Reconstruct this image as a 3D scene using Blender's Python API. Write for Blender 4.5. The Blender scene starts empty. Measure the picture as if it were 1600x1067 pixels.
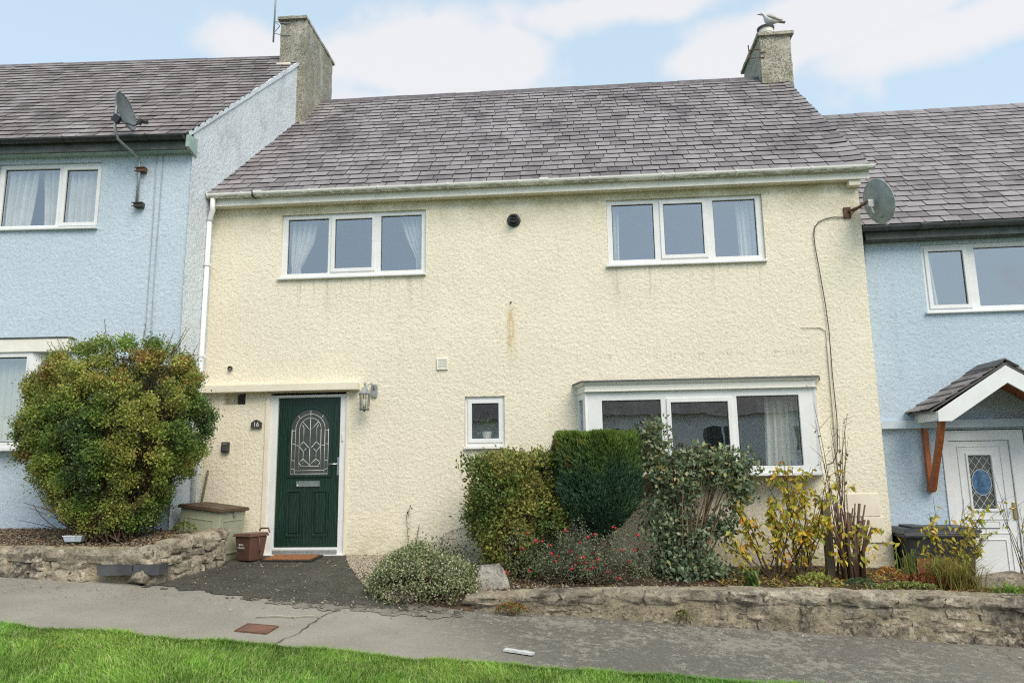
import bpy, bmesh, math, random
import numpy as np
from mathutils import Matrix, Vector
random.seed(7)
rng = np.random.default_rng(11)
sc = bpy.context.scene
C = sc.collection
rad = math.radians

# ---------------------------------------------------------------- camera
cam = bpy.data.cameras.new('camera')
cam.sensor_width = 36; cam.lens = 36 * 1142.1 / 1600
cam.clip_start = .05; cam.clip_end = 2000
camo = bpy.data.objects.new('camera', cam); C.objects.link(camo)
r_, u_, w_ = (Vector(v) for v in ((.99670486, .07983245, -.01435966), (.02768017, -.1683505, .98533848), (-.07624453, .98248913, .17000554)))
camo.matrix_world = Matrix(((r_.x, u_.x, -w_.x, 3.988), (r_.y, u_.y, -w_.y, -9.743), (r_.z, u_.z, -w_.z, 1.043), (0, 0, 0, 1)))
sc.camera = camo

# ---------------------------------------------------------------- sky
SUN_AZ, SUN_EL = rad(146), rad(47)
world = bpy.data.worlds.new('World'); sc.world = world; world.use_nodes = True
wn, wl = world.node_tree.nodes, world.node_tree.links
wn.clear()
def WN(t, **k):
    n = wn.new(t)
    for a, b in k.items(): setattr(n, a, b)
    return n
sky = WN('ShaderNodeTexSky', sky_type='NISHITA', sun_disc=False, sun_elevation=SUN_EL, sun_rotation=SUN_AZ, altitude=50, air_density=1.0, dust_density=1.0, ozone_density=1.0)
bg_sky = WN('ShaderNodeBackground'); bg_sky.inputs['Strength'].default_value = .15
wl.new(sky.outputs[0], bg_sky.inputs['Color'])
tc = WN('ShaderNodeTexCoord')
field = None
# cumulus heaps seen in the photograph: direction, half-widths
HEAPS = [((-0.1503, 0.8463, 0.5111), (0.1419, 0.0649, 1.3)), ((-0.0773, 0.8535, 0.5153), (0.0711, 0.0433, 1.2)), ((-0.2139, 0.8363, 0.5048), (0.1244, 0.0473, 1.2)), ((0.1703, 0.8522, 0.4948), (0.0693, 0.0296, 1.0)), ((0.2374, 0.8438, 0.4814), (0.0641, 0.0416, 1.0)), ((0.0686, 0.8285, 0.5558), (0.1946, 0.0252, 0.9)), ((0.3353, 0.7945, 0.5064), (0.2491, 0.0391, 1.1)), ((0.4377, 0.7685, 0.4667), (0.1438, 0.0336, 1.1)), ((-0.353, 0.7912, 0.4995), (0.0878, 0.0331, 0.8)), ((-0.1952, 0.865, 0.4622), (0.2202, 0.0351, 0.7))]
nz = WN('ShaderNodeTexNoise', noise_dimensions='3D'); nz.inputs['Scale'].default_value = 9; nz.inputs['Detail'].default_value = 7; nz.inputs['Roughness'].default_value = .55
wl.new(tc.outputs['Generated'], nz.inputs['Vector'])
for d, hw in HEAPS:
    s = WN('ShaderNodeVectorMath', operation='SUBTRACT'); s.inputs[1].default_value = d; wl.new(tc.outputs['Generated'], s.inputs[0])
    m = WN('ShaderNodeVectorMath', operation='MULTIPLY'); m.inputs[1].default_value = (1 / hw[0], .8, 1 / hw[1]); wl.new(s.outputs[0], m.inputs[0])
    l = WN('ShaderNodeVectorMath', operation='LENGTH'); wl.new(m.outputs[0], l.inputs[0])
    v = WN('ShaderNodeMath', operation='SUBTRACT'); v.inputs[0].default_value = 1.0; wl.new(l.outputs['Value'], v.inputs[1])
    v2 = WN('ShaderNodeMath', operation='MULTIPLY'); v2.inputs[1].default_value = hw[2]; wl.new(v.outputs[0], v2.inputs[0])
    if field is None: field = v2
    else:
        mx = WN('ShaderNodeMath', operation='SMOOTH_MAX'); mx.inputs[2].default_value = .15; wl.new(field.outputs[0], mx.inputs[0]); wl.new(v2.outputs[0], mx.inputs[1]); field = mx
# general cover all round the sky
nb = WN('ShaderNodeTexNoise', noise_dimensions='3D'); nb.inputs['Scale'].default_value = 2.2; nb.inputs['Detail'].default_value = 5
mp = WN('ShaderNodeMapping'); mp.inputs['Scale'].default_value = (1, 1, 2.4); mp.inputs['Location'].default_value = (1.3, .2, .4)
wl.new(tc.outputs['Generated'], mp.inputs['Vector']); wl.new(mp.outputs[0], nb.inputs['Vector'])
gb = WN('ShaderNodeMath', operation='MULTIPLY_ADD'); gb.inputs[1].default_value = 2.2; gb.inputs[2].default_value = -1.48; wl.new(nb.outputs['Fac'], gb.inputs[0])
mx = WN('ShaderNodeMath', operation='SMOOTH_MAX'); mx.inputs[2].default_value = .3; wl.new(field.outputs[0], mx.inputs[0]); wl.new(gb.outputs[0], mx.inputs[1])
ad = WN('ShaderNodeMath', operation='MULTIPLY_ADD'); ad.inputs[1].default_value = 1.7; ad.inputs[2].default_value = -.85; wl.new(nz.outputs['Fac'], ad.inputs[0])
sm = WN('ShaderNodeMath', operation='ADD'); wl.new(mx.outputs[0], sm.inputs[0]); wl.new(ad.outputs[0], sm.inputs[1])
mr = WN('ShaderNodeMapRange', interpolation_type='SMOOTHSTEP'); mr.inputs['From Min'].default_value = -.05; mr.inputs['From Max'].default_value = .56; mr.inputs['To Min'].default_value = .0; mr.inputs['To Max'].default_value = .85
wl.new(sm.outputs[0], mr.inputs['Value'])
bg_cl = WN('ShaderNodeBackground'); bg_cl.inputs['Color'].default_value = (.448, .437, .443, 1); bg_cl.inputs['Strength'].default_value = 1.0
# thin high veil that pales the blue
bg_v = WN('ShaderNodeBackground'); bg_v.inputs['Color'].default_value = (.335, .41, .445, 1)
veil = WN('ShaderNodeMixShader'); veil.inputs[0].default_value = .72; wl.new(bg_sky.outputs[0], veil.inputs[1]); wl.new(bg_v.outputs[0], veil.inputs[2])
mixw = WN('ShaderNodeMixShader'); wl.new(mr.outputs[0], mixw.inputs[0]); wl.new(veil.outputs[0], mixw.inputs[1]); wl.new(bg_cl.outputs[0], mixw.inputs[2])
wo = WN('ShaderNodeOutputWorld'); wl.new(mixw.outputs[0], wo.inputs[0])

# ---------------------------------------------------------------- sun behind thin cloud
sun = bpy.data.lights.new('sun', 'SUN'); sun.energy = 1.5; sun.angle = rad(40); sun.color = (1, .90, .77)
suno = bpy.data.objects.new('sun', sun); C.objects.link(suno)
sd = Vector((math.sin(SUN_AZ) * math.cos(SUN_EL), math.cos(SUN_AZ) * math.cos(SUN_EL), math.sin(SUN_EL)))
suno.rotation_euler = sd.to_track_quat('Z', 'Y').to_euler(); suno.location = (0, -20, 20)
sc.view_settings.view_transform = 'Standard'; sc.view_settings.look = 'None'; sc.view_settings.exposure = 1.02; sc.view_settings.gamma = 1
sc.cycles.use_denoising = False; sc.cycles.filter_width = 1.2; sc.cycles.sample_clamp_indirect = 4; sc.cycles.use_adaptive_sampling = False
sc.cycles.max_bounces = 8; sc.cycles.transparent_max_bounces = 12

# ---------------------------------------------------------------- helpers
_T = np.random.default_rng(5).random(65536)
def vn(x, y, z=0., seed=0):
    """smooth value noise, arrays in, 0..1 out"""
    x = np.asarray(x, float); y = np.asarray(y, float) + x * 0; z = np.asarray(z, float) + x * 0
    xi, yi, zi = np.floor(x).astype(np.int64), np.floor(y).astype(np.int64), np.floor(z).astype(np.int64)
    fx, fy, fz = x - xi, y - yi, z - zi
    fx, fy, fz = fx * fx * (3 - 2 * fx), fy * fy * (3 - 2 * fy), fz * fz * (3 - 2 * fz)
    def h(a, b, c): return _T[((a * 73856093) ^ (b * 19349663) ^ (c * 83492791) ^ (seed * 2654435)) & 65535]
    def lx(b, c): return h(xi, b, c) * (1 - fx) + h(xi + 1, b, c) * fx
    def ly(c): return lx(yi, c) * (1 - fy) + lx(yi + 1, c) * fy
    return ly(zi) * (1 - fz) + ly(zi + 1) * fz
def fbm(x, y, z=0., o=4, seed=0):
    s, a, t = 0, .5, 0
    for i in range(o):
        s = s + a * vn(np.asarray(x) * 2 ** i, np.asarray(y) * 2 ** i, np.asarray(z) * 2 ** i, seed + i); t += a; a *= .5
    return s / t

def link(o, parent=None):
    C.objects.link(o)
    if parent is not None: o.parent = parent
    return o
def raw(name, V, F, mat, parent=None, smooth=False, cols=None):
    """V (n,3), F (m,k) arrays -> mesh object, fast"""
    V = np.asarray(V, np.float32); F = np.asarray(F, np.int32)
    me = bpy.data.meshes.new(name)
    me.vertices.add(len(V)); me.vertices.foreach_set('co', V.ravel())
    k = F.shape[1]
    me.loops.add(F.size); me.loops.foreach_set('vertex_index', F.ravel())
    me.polygons.add(len(F)); me.polygons.foreach_set('loop_start', np.arange(0, F.size, k, dtype=np.int32))
    me.polygons.foreach_set('use_smooth', np.full(len(F), smooth))
    me.update(calc_edges=True)
    if cols is not None:
        a = me.color_attributes.new('Col', 'FLOAT_COLOR', 'POINT')
        c4 = np.ones((len(V), 4), np.float32); c4[:, :3] = cols; a.data.foreach_set('color', c4.ravel())
    if mat: me.materials.append(mat)
    return link(bpy.data.objects.new(name, me), parent)
class MB:
    def __init__(s): s.v, s.f = [], []
    def add(s, vs, fs):
        n = len(s.v); s.v += [tuple(v) for v in vs]; s.f += [tuple(i + n for i in f) for f in fs]; return s
    def box(s, x0, x1, y0, y1, z0, z1, M=None):
        vs = [Vector((x, y, z)) for z in (z0, z1) for y in (y0, y1) for x in (x0, x1)]
        if M is not None: vs = [M @ v for v in vs]
        return s.add(vs, [(0, 2, 3, 1), (4, 5, 7, 6), (0, 1, 5, 4), (2, 6, 7, 3), (0, 4, 6, 2), (1, 3, 7, 5)])
    def prism(s, poly, a, b, ax='y', M=None):
        """poly in the two other axes, extruded from a to b along ax"""
        def P(p, t): return {'y': (p[0], t, p[1]), 'x': (t, p[0], p[1]), 'z': (p[0], p[1], t)}[ax]
        n = len(poly); vs = [Vector(P(p, a)) for p in poly] + [Vector(P(p, b)) for p in poly]
        if M is not None: vs = [M @ v for v in vs]
        return s.add(vs, [tuple(range(n)), tuple(range(2 * n - 1, n - 1, -1))] + [(i, i + n, (i + 1) % n + n, (i + 1) % n) for i in range(n)])
    def tube(s, path, r, n=8, closed_ends=True):
        path = [Vector(p) for p in path]; rs = r if hasattr(r, '__len__') else [r] * len(path); rings = []
        prev = None
        for i, p in enumerate(path):
            t = (path[min(i + 1, len(path) - 1)] - path[max(i - 1, 0)])
            if t.length < 1e-9: t = Vector((0, 0, 1))
            t.normalize()
            if prev is None: a = t.orthogonal().normalized()
            else:
                a = prev - t * prev.dot(t); a = a.normalized() if a.length > 1e-6 else t.orthogonal().normalized()
            prev = a; b = t.cross(a)
            rings.append([p + (a * math.cos(q) + b * math.sin(q)) * rs[i] for q in (2 * math.pi * j / n for j in range(n))])
        vs = [v for rg in rings for v in rg]; fs = []
        for i in range(len(path) - 1):
            for j in range(n): fs.append((i * n + j, i * n + (j + 1) % n, (i + 1) * n + (j + 1) % n, (i + 1) * n + j))
        if closed_ends: fs += [tuple(range(n - 1, -1, -1)), tuple((len(path) - 1) * n + j for j in range(n))]
        return s.add(vs, fs)
    def lathe(s, prof, n=16, M=None):
        vs = [Vector((r * math.cos(2 * math.pi * j / n), r * math.sin(2 * math.pi * j / n), z)) for r, z in prof for j in range(n)]
        if M is not None: vs = [M @ v for v in vs]
        fs = [(i * n + j, i * n + (j + 1) % n, (i + 1) * n + (j + 1) % n, (i + 1) * n + j) for i in range(len(prof) - 1) for j in range(n)]
        fs += [tuple(range(n - 1, -1, -1)), tuple((len(prof) - 1) * n + j for j in range(n))]
        return s.add(vs, fs)
    def build(s, name, mat, parent=None, bevel=0, smooth=False, seg=2):
        me = bpy.data.meshes.new(name); me.from_pydata(s.v, [], s.f)
        bm = bmesh.new(); bm.from_mesh(me); bmesh.ops.recalc_face_normals(bm, faces=bm.faces)
        if bevel: bmesh.ops.bevel(bm, geom=[e for e in bm.edges if len(e.link_faces) == 2 and e.calc_face_angle(0) > .6], offset=bevel, segments=seg, affect='EDGES', profile=.6)
        for f in bm.faces: f.smooth = smooth
        bm.to_mesh(me); bm.free(); me.update()
        if mat: me.materials.append(mat)
        return link(bpy.data.objects.new(name, me), parent)
def B(name, mat, parent, *a, bevel=0): return MB().box(*a).build(name, mat, parent, bevel)
def thing(name, label, cat, loc=(0, 0, 0), rz=0, group=None):
    o = bpy.data.objects.new(name, None); o.empty_display_size = .1; o.location = loc; o.rotation_euler = (0, 0, rz); C.objects.link(o)
    return tag(o, label, cat, group)
def tag(o, label, cat, group=None):
    o['label'] = label; o['category'] = cat
    if group: o['group'] = group
    return o
def kind(o, k): o['kind'] = k; return o

# ---------------------------------------------------------------- materials
def NT(name):
    m = bpy.data.materials.new(name); m.use_nodes = True; t = m.node_tree; t.nodes.clear()
    return m, t.nodes, t.links
def rgba(c): return (c[0], c[1], c[2], 1)
def ramp(n, stops, interp='LINEAR'):
    r = n.new('ShaderNodeValToRGB'); e = r.color_ramp.elements; r.color_ramp.interpolation = interp
    while len(e) < len(stops): e.new(.5)
    for k, (p, c) in zip(e, stops): k.position = p; k.color = rgba(c) if len(c) == 3 else c
    return r
def noise(n, l, vec, scale, detail=4, rough=.55, dist=0, stretch=None):
    t = n.new('ShaderNodeTexNoise'); t.inputs['Scale'].default_value = scale; t.inputs['Detail'].default_value = detail; t.inputs['Roughness'].default_value = rough; t.inputs['Distortion'].default_value = dist
    if stretch:
        mp = n.new('ShaderNodeMapping'); mp.inputs['Scale'].default_value = stretch; l.new(vec, mp.inputs['Vector']); vec = mp.outputs[0]
    l.new(vec, t.inputs['Vector']); return t.outputs['Fac']
def mixc(n, l, fac, a, b, mode='MIX'):
    m = n.new('ShaderNodeMix'); m.data_type = 'RGBA'; m.blend_type = mode
    for i, v in ((0, fac), (6, a), (7, b)):
        if isinstance(v, (int, float)): m.inputs[i].default_value = v
        elif isinstance(v, tuple): m.inputs[i].default_value = rgba(v)
        else: l.new(v, m.inputs[i])
    return m.outputs[2]
def mth(n, l, op, a, b=None, c=None, clamp=False):
    m = n.new('ShaderNodeMath'); m.operation = op; m.use_clamp = clamp
    for i, v in enumerate((a, b, c)):
        if v is None: continue
        if isinstance(v, (int, float)): m.inputs[i].default_value = v
        else: l.new(v, m.inputs[i])
    return m.outputs[0]
def mrange(n, l, v, a, b, c=0., d=1.):
    m = n.new('ShaderNodeMapRange'); m.interpolation_type = 'SMOOTHSTEP'; l.new(v, m.inputs[0])
    for i, k in enumerate((a, b, c, d)): m.inputs[i + 1].default_value = k
    return m.outputs[0]
def finish(m, n, l, col, rough=.6, bump=None, bstr=.5, bdist=.01, metal=0, spec=.5, coat=0):
    p = n.new('ShaderNodeBsdfPrincipled'); o = n.new('ShaderNodeOutputMaterial'); l.new(p.outputs[0], o.inputs[0])
    if isinstance(col, tuple): p.inputs['Base Color'].default_value = rgba(col)
    else: l.new(col, p.inputs['Base Color'])
    if isinstance(rough, (int, float)): p.inputs['Roughness'].default_value = rough
    else: l.new(rough, p.inputs['Roughness'])
    p.inputs['Metallic'].default_value = metal; p.inputs['Specular IOR Level'].default_value = spec; p.inputs['Coat Weight'].default_value = coat
    if bump is not None:
        b = n.new('ShaderNodeBump'); b.inputs['Strength'].default_value = bstr; b.inputs['Distance'].default_value = bdist; l.new(bump, b.inputs['Height']); l.new(b.outputs[0], p.inputs['Normal'])
    return m
def co(n, kind='Object'): return n.new('ShaderNodeTexCoord').outputs[kind]
def wpos(n): return n.new('ShaderNodeNewGeometry').outputs['Position']
def simple(name, c1, c2=None, scale=8, rough=.5, bump=0, bscale=60, metal=0, spec=.5, stretch=None, coat=0):
    """two-tone noise material with a little wear in the gloss"""
    m, n, l = NT(name); v = wpos(n); c2 = c2 or tuple(x * .78 for x in c1)
    f = noise(n, l, v, scale, 6, .62, 0, stretch)
    col = mixc(n, l, mrange(n, l, f, .35, .68), c2, c1)
    rr = mth(n, l, 'MULTIPLY_ADD', noise(n, l, v, scale * 2.3, 4), .25, rough - .12)
    return finish(m, n, l, col, rr, noise(n, l, v, bscale, 4) if bump else None, .6, bump or .01, metal, spec, coat)
def roughcast(name, base, dirt, extra=None, dirt_amt=.5, fine=.006):
    m, n, l = NT(name); v = wpos(n)
    big = noise(n, l, v, .9, 5, .6); col = mixc(n, l, mrange(n, l, big, .3, .75), tuple(x * .93 for x in base), base)
    streak = noise(n, l, v, 1.0, 5, .65, 0, (5, 5, .55))
    col = mixc(n, l, mth(n, l, 'MULTIPLY', mrange(n, l, streak, .56, .82), dirt_amt), col, dirt)
    speck = noise(n, l, v, 26, 5, .7); col = mixc(n, l, mth(n, l, 'MULTIPLY', mrange(n, l, speck, .62, .78), .35 * dirt_amt + .1), col, tuple(x * .55 for x in dirt))
    if extra: col = extra(n, l, v, col)
    # grime and relief shading between the dashed pebbles, put into the colour
    pit = mth(n, l, 'MULTIPLY_ADD', noise(n, l, v, 46, 2, .5, 0, (1, 1, 1.25)), .65, mth(n, l, 'MULTIPLY', noise(n, l, v, 105, 2, .5), .35)); col = mixc(n, l, mth(n, l, 'MULTIPLY', mrange(n, l, pit, .50, .36, 0, 1), .30), col, tuple(x * .45 for x in dirt)) if False else mixc(n, l, mth(n, l, 'MULTIPLY', mrange(n, l, pit, .37, .48, 1, 0), .34), col, tuple(x * .5 for x in dirt))
    h = mth(n, l, 'ADD', mth(n, l, 'MULTIPLY', noise(n, l, v, 75, 3, .6), .9), noise(n, l, v, 160, 3, .6))
    return finish(m, n, l, col, .88, h, .9, fine, spec=.25)
def rust_extra(n, l, v, col):
    s = n.new('ShaderNodeSeparateXYZ'); l.new(v, s.inputs[0])
    # a run of rust below the old bolt, wavering as it went down
    wob = mth(n, l, 'MULTIPLY_ADD', noise(n, l, v, 5, 3), .10, -.05)
    dx = mth(n, l, 'ABSOLUTE', mth(n, l, 'ADD', mth(n, l, 'SUBTRACT', s.outputs[0], 3.225), wob))
    a = mrange(n, l, dx, .012, .085, 1, 0); b = mrange(n, l, s.outputs[2], 2.05, 3.1); c = mrange(n, l, s.outputs[2], 3.22, 3.28, 1, 0)
    f = mth(n, l, 'MULTIPLY', mth(n, l, 'MULTIPLY', a, b), mth(n, l, 'MULTIPLY', c, mrange(n, l, noise(n, l, v, 14, 4, .6, 0, (1, 1, .3)), .3, .65)))
    col = mixc(n, l, mth(n, l, 'MULTIPLY', f, .75), col, (.55, .33, .07))
    # green algae near the ground; blotches below the eaves also paint in their shade
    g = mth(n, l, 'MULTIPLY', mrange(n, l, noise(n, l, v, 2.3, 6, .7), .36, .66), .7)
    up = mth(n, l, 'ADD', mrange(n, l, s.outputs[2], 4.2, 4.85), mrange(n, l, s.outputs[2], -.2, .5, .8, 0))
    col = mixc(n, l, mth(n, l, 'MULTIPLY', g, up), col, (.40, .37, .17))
    # drip marks washed down from the sills and the door canopy
    drip = mrange(n, l, noise(n, l, v, 1.0, 4, .7, 0, (13, 13, .5)), .50, .66)
    for x0, x1, zt, ln in ((-.05, 2.05, 3.70, .75), (4.56, 6.7, 3.72, .75), (2.55, 3.15, 1.31, .5), (.2, 1.16, 2.1, .25), (4.0, 7.2, 2.5, .1)):
        mx = mth(n, l, 'MULTIPLY', mrange(n, l, s.outputs[0], x0 - .03, x0 + .05), mrange(n, l, s.outputs[0], x1 - .05, x1 + .03, 1, 0))
        mz = mth(n, l, 'MULTIPLY', mrange(n, l, s.outputs[2], zt - ln, zt), mrange(n, l, s.outputs[2], zt + .01, zt + .03, 1, 0))
        col = mixc(n, l, mth(n, l, 'MULTIPLY', mth(n, l, 'MULTIPLY', mx, mz), mth(n, l, 'MULTIPLY', drip, .42)), col, (.38, .35, .26))
    # soil splash above the beds
    sp = mth(n, l, 'MULTIPLY', mrange(n, l, s.outputs[2], -.18, .28, 1, 0), mrange(n, l, noise(n, l, v, 7, 6, .75), .34, .62))
    return mixc(n, l, mth(n, l, 'MULTIPLY', sp, .28), col, (.40, .34, .22))
M = {}
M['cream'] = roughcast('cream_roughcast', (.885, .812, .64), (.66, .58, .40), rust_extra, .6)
M['blue'] = roughcast('blue_roughcast', (.585, .68, .755), (.44, .51, .57), None, .55)
M['blue_deep'] = roughcast('sky_blue_roughcast', (.545, .655, .74), (.42, .50, .56), None, .55)
M['blue_smooth'] = simple('blue_paint', (.56, .65, .71), (.48, .56, .62), 4, .6, .002)
M['cream_smooth'] = simple('cream_paint', (.82, .75, .605), (.74, .67, .52), 3, .55, .0015)
def gab(n, l, v, col):
    f = noise(n, l, v, 55, 4, .8); col = mixc(n, l, mth(n, l, 'MULTIPLY', mrange(n, l, f, .47, .60), .5), col, (.22, .23, .23))
    g = noise(n, l, v, 2.2, 5, .7, 0, (1, 1, .5)); return mixc(n, l, mth(n, l, 'MULTIPLY', mrange(n, l, g, .48, .68), .35), col, (.30, .31, .30))
M['gable'] = roughcast('weathered_blue_roughcast', (.74, .80, .84), (.52, .56, .57), gab, .5)
def chi(n, l, v, col):
    f = noise(n, l, v, 38, 5, .8); col = mixc(n, l, mth(n, l, 'MULTIPLY', mrange(n, l, f, .45, .57), .8), col, (.075, .07, .052))
    pv = noise(n, l, v, 3.2, 4, .6, 0, (1, 1, .25)); col = mixc(n, l, mth(n, l, 'MULTIPLY', mrange(n, l, pv, .52, .64), .45), col, (.62, .59, .50))
    g = noise(n, l, v, 2.5, 5, .7); return mixc(n, l, mth(n, l, 'MULTIPLY', mrange(n, l, g, .42, .72), .6), col, (.20, .20, .11))
M['chimney'] = roughcast('lichened_chimney_render', (.62, .58, .47), (.36, .34, .25), chi, .6, .012)
M['chimney2'] = roughcast('lichened_grey_chimney_render', (.50, .47, .39), (.3, .28, .22), chi, .6, .012)
M['white'] = simple('white_upvc', (.80, .80, .79), (.74, .74, .72), 5, .35)
M['whitepaint'] = simple('white_paint', (.84, .81, .73), (.76, .73, .63), 6, .5, .001)
def gutm():
    m, n, l = NT('mossy_white_gutter'); v = wpos(n)
    s = n.new('ShaderNodeSeparateXYZ'); l.new(v, s.inputs[0])
    f = noise(n, l, v, 30, 6, .75, 0, (.35, 1, 1)); g = noise(n, l, v, 1.3, 4)
    zone = mrange(n, l, s.outputs[2], 4.875, 4.925, 1, 0)
    k = mth(n, l, 'MULTIPLY', mrange(n, l, f, .40, .54), mth(n, l, 'MULTIPLY', zone, mrange(n, l, g, .33, .48)))
    col = mixc(n, l, mth(n, l, 'MULTIPLY', k, .8), (.86, .84, .78), (.20, .20, .10))
    return finish(m, n, l, col, .45)
M['gutter'] = gutm()
M['flaky'] = None
def flaky():
    m, n, l = NT('flaking_white_paint'); v = wpos(n)
    f = noise(n, l, v, 3.2, 7, .72, .4, (1, 1, 3)); g = noise(n, l, v, 20, 5, .7)
    k = mrange(n, l, mth(n, l, 'MULTIPLY_ADD', g, .35, f), .80, .84)
    col = mixc(n, l, k, (.76, .74, .68), mixc(n, l, g, (.30, .18, .12), (.16, .13, .1)))
    return finish(m, n, l, col, .55, k, .5, -.004)
M['flaky'] = flaky()
M['black'] = simple('black_plastic', (.018, .019, .02), (.035, .036, .036), 9, .38)
M['greyplastic'] = simple('charcoal_plastic', (.045, .05, .054), (.075, .08, .082), 7, .5)
M['gasket'] = simple('rubber_gasket', (.02, .02, .02), None, 9, .6)
M['lead'] = simple('lead_came', (.66, .66, .62), (.55, .55, .52), 30, .5, 0, 60, .1)
M['leadsheet'] = simple('lead_sheet', (.10, .10, .10), (.06, .06, .06), 8, .6, .003)
M['chrome'] = simple('satin_chrome', (.70, .70, .70), (.6, .6, .6), 20, .25, 0, 60, 1)
M['brass'] = simple('brass', (.62, .45, .18), None, 20, .3, 0, 60, 1)
M['galv'] = simple('galvanised_steel', (.42, .43, .42), (.33, .34, .33), 25, .5, 0, 60, .7)
M['rust'] = simple('rusty_steel', (.20, .085, .04), (.10, .06, .04), 22, .8, .002)
M['dish'] = simple('grey_dish_paint', (.12, .135, .14), (.085, .095, .095), 9, .5)
M['dish2'] = simple('weathered_dish_paint', (.36, .40, .40), (.26, .29, .29), 6, .55)
M['cable'] = simple('grey_cable', (.42, .46, .49), None, 8, .6)
M['blackcable'] = simple('dark_cable', (.05, .05, .045), None, 8, .6)
M['timber'] = simple('orange_stained_timber', (.42, .13, .035), (.25, .07, .02), 4, .45, .002, 30, stretch=(8, 8, .8))
M['greywood'] = simple('weathered_wood_post', (.17, .14, .09), (.10, .085, .055), 5, .85, .006, 40, stretch=(9, 9, .6))
M['soil'] = simple('soil', (.10, .065, .035), (.05, .034, .02), 14, .95, .02, 40)
M['interior'] = simple('interior_plaster', (.78, .76, .70), None, 2, .9)
M['curtain'] = simple('cream_curtain', (.70, .69, .62), (.60, .58, .51), 3, .9)
M['blind'] = simple('pale_blind', (.62, .61, .52), None, 3, .8)
def door_green():
    m, n, l = NT('green_woodgrain_door'); v = wpos(n)
    w = n.new('ShaderNodeTexWave'); w.wave_type = 'BANDS'; w.bands_direction = 'X'; w.inputs['Scale'].default_value = 11; w.inputs['Distortion'].default_value = 16; w.inputs['Detail'].default_value = 3; w.inputs['Detail Scale'].default_value = .8
    mp = n.new('ShaderNodeMapping'); mp.inputs['Scale'].default_value = (1, 1, .22); l.new(v, mp.inputs[0]); l.new(mp.outputs[0], w.inputs[0])
    f = mth(n, l, 'ADD', mth(n, l, 'MULTIPLY', w.outputs['Fac'], .7), mth(n, l, 'MULTIPLY', noise(n, l, v, 40, 4, .6, 0, (1, 1, .06)), .5))
    col = mixc(n, l, mrange(n, l, f, .35, .95), (.0045, .02, .0125), (.012, .042, .028))
    return finish(m, n, l, col, .36, f, .35, .003)
M['door'] = door_green()
def glass(name, tint=(1, 1, 1), ior=1.9, rough=0., trans=(.8, .84, .84)):
    m, n, l = NT(name); v = wpos(n)
    g = n.new('ShaderNodeBsdfGlossy'); g.inputs['Color'].default_value = rgba(tint); g.inputs['Roughness'].default_value = rough
    t = n.new('ShaderNodeBsdfTransparent'); t.inputs[0].default_value = rgba(trans)
    fr = n.new('ShaderNodeFresnel'); fr.inputs[0].default_value = ior
    b = n.new('ShaderNodeBump'); b.inputs['Strength'].default_value = .035; b.inputs['Distance'].default_value = .05; l.new(noise(n, l, v, 1.7, 2), b.inputs['Height']); l.new(b.outputs[0], g.inputs['Normal'])
    gm = n.new('ShaderNodeNewGeometry'); fac = mth(n, l, 'MULTIPLY', fr.outputs[0], mth(n, l, 'SUBTRACT', 1.0, gm.outputs['Backfacing']))
    mx = n.new('ShaderNodeMixShader'); l.new(fac, mx.inputs[0]); l.new(t.outputs[0], mx.inputs[1]); l.new(g.outputs[0], mx.inputs[2])
    o = n.new('ShaderNodeOutputMaterial'); l.new(mx.outputs[0], o.inputs[0]); return m
M['glass'] = glass('window_glass', (.93, .97, 1.0), 3.5, 0., (.96, .975, .975))
M['lampglass'] = glass('lamp_glass', (1, 1, 1), 1.6, .1, (.92, .92, .9))
def obscured():
    m, n, l = NT('obscured_glass'); v = wpos(n)
    return finish(m, n, l, mixc(n, l, noise(n, l, v, 12, 4), (.035, .042, .038), (.085, .095, .085)), .2, noise(n, l, v, 70, 3), .35, .006, spec=.7)
M['obscured'] = obscured()
def slate_mat(name, a, b, c, streaks=True):
    m, n, l = NT(name); v = wpos(n)
    g = n.new('ShaderNodeNewGeometry'); oi = n.new('ShaderNodeObjectInfo')
    r = mth(n, l, 'FRACT', mth(n, l, 'ADD', g.outputs['Random Per Island'], oi.outputs['Random']))
    rp = ramp(n, [(0, b), (.35, a), (.75, c), (1, tuple(x * 1.22 for x in a))]); l.new(r, rp.inputs[0])
    wob = noise(n, l, v, 7, 6, .7); col = mixc(n, l, mth(n, l, 'MULTIPLY', mrange(n, l, wob, .4, .75), .4), rp.outputs[0], tuple(x * .62 for x in b))
    big = noise(n, l, v, .75, 5, .6, 0, (1.6, 1, 1)); col = mixc(n, l, mth(n, l, 'MULTIPLY', mrange(n, l, big, .48, .66), .6), col, tuple(x * .5 for x in b))
    pale = noise(n, l, v, .55, 5, .65, 0, (2.2, .8, .8)); col = mixc(n, l, mth(n, l, 'MULTIPLY', mrange(n, l, pale, .52, .72), .5), col, (.38, .36, .36))
    lich = noise(n, l, v, 17, 5, .75); col = mixc(n, l, mth(n, l, 'MULTIPLY', mrange(n, l, lich, .66, .76), .6), col, (.38, .37, .30))
    spk = noise(n, l, v, 60, 3, .8); col = mixc(n, l, mth(n, l, 'MULTIPLY', mrange(n, l, spk, .60, .72), .4), col, (.45, .44, .42))
    return finish(m, n, l, col, .62, noise(n, l, v, 26, 6, .65), .7, .004, spec=.4)
M['slate'] = slate_mat('purple_grey_slate', (.248, .224, .225), (.168, .147, .148), (.288, .263, .265))
M['slate_edge'] = simple('dark_slate_edge', (.035, .032, .032), (.02, .018, .02), 20, .85)  # broken, damp edges; the dark colour also paints in the gap shadows
M['slate_old'] = slate_mat('brown_grey_slate', (.24, .205, .193), (.15, .124, .117), (.285, .255, .245))
M['ridge'] = simple('ridge_tile', (.17, .15, .16), (.10, .09, .095), 6, .75, .006, 30)
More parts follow.
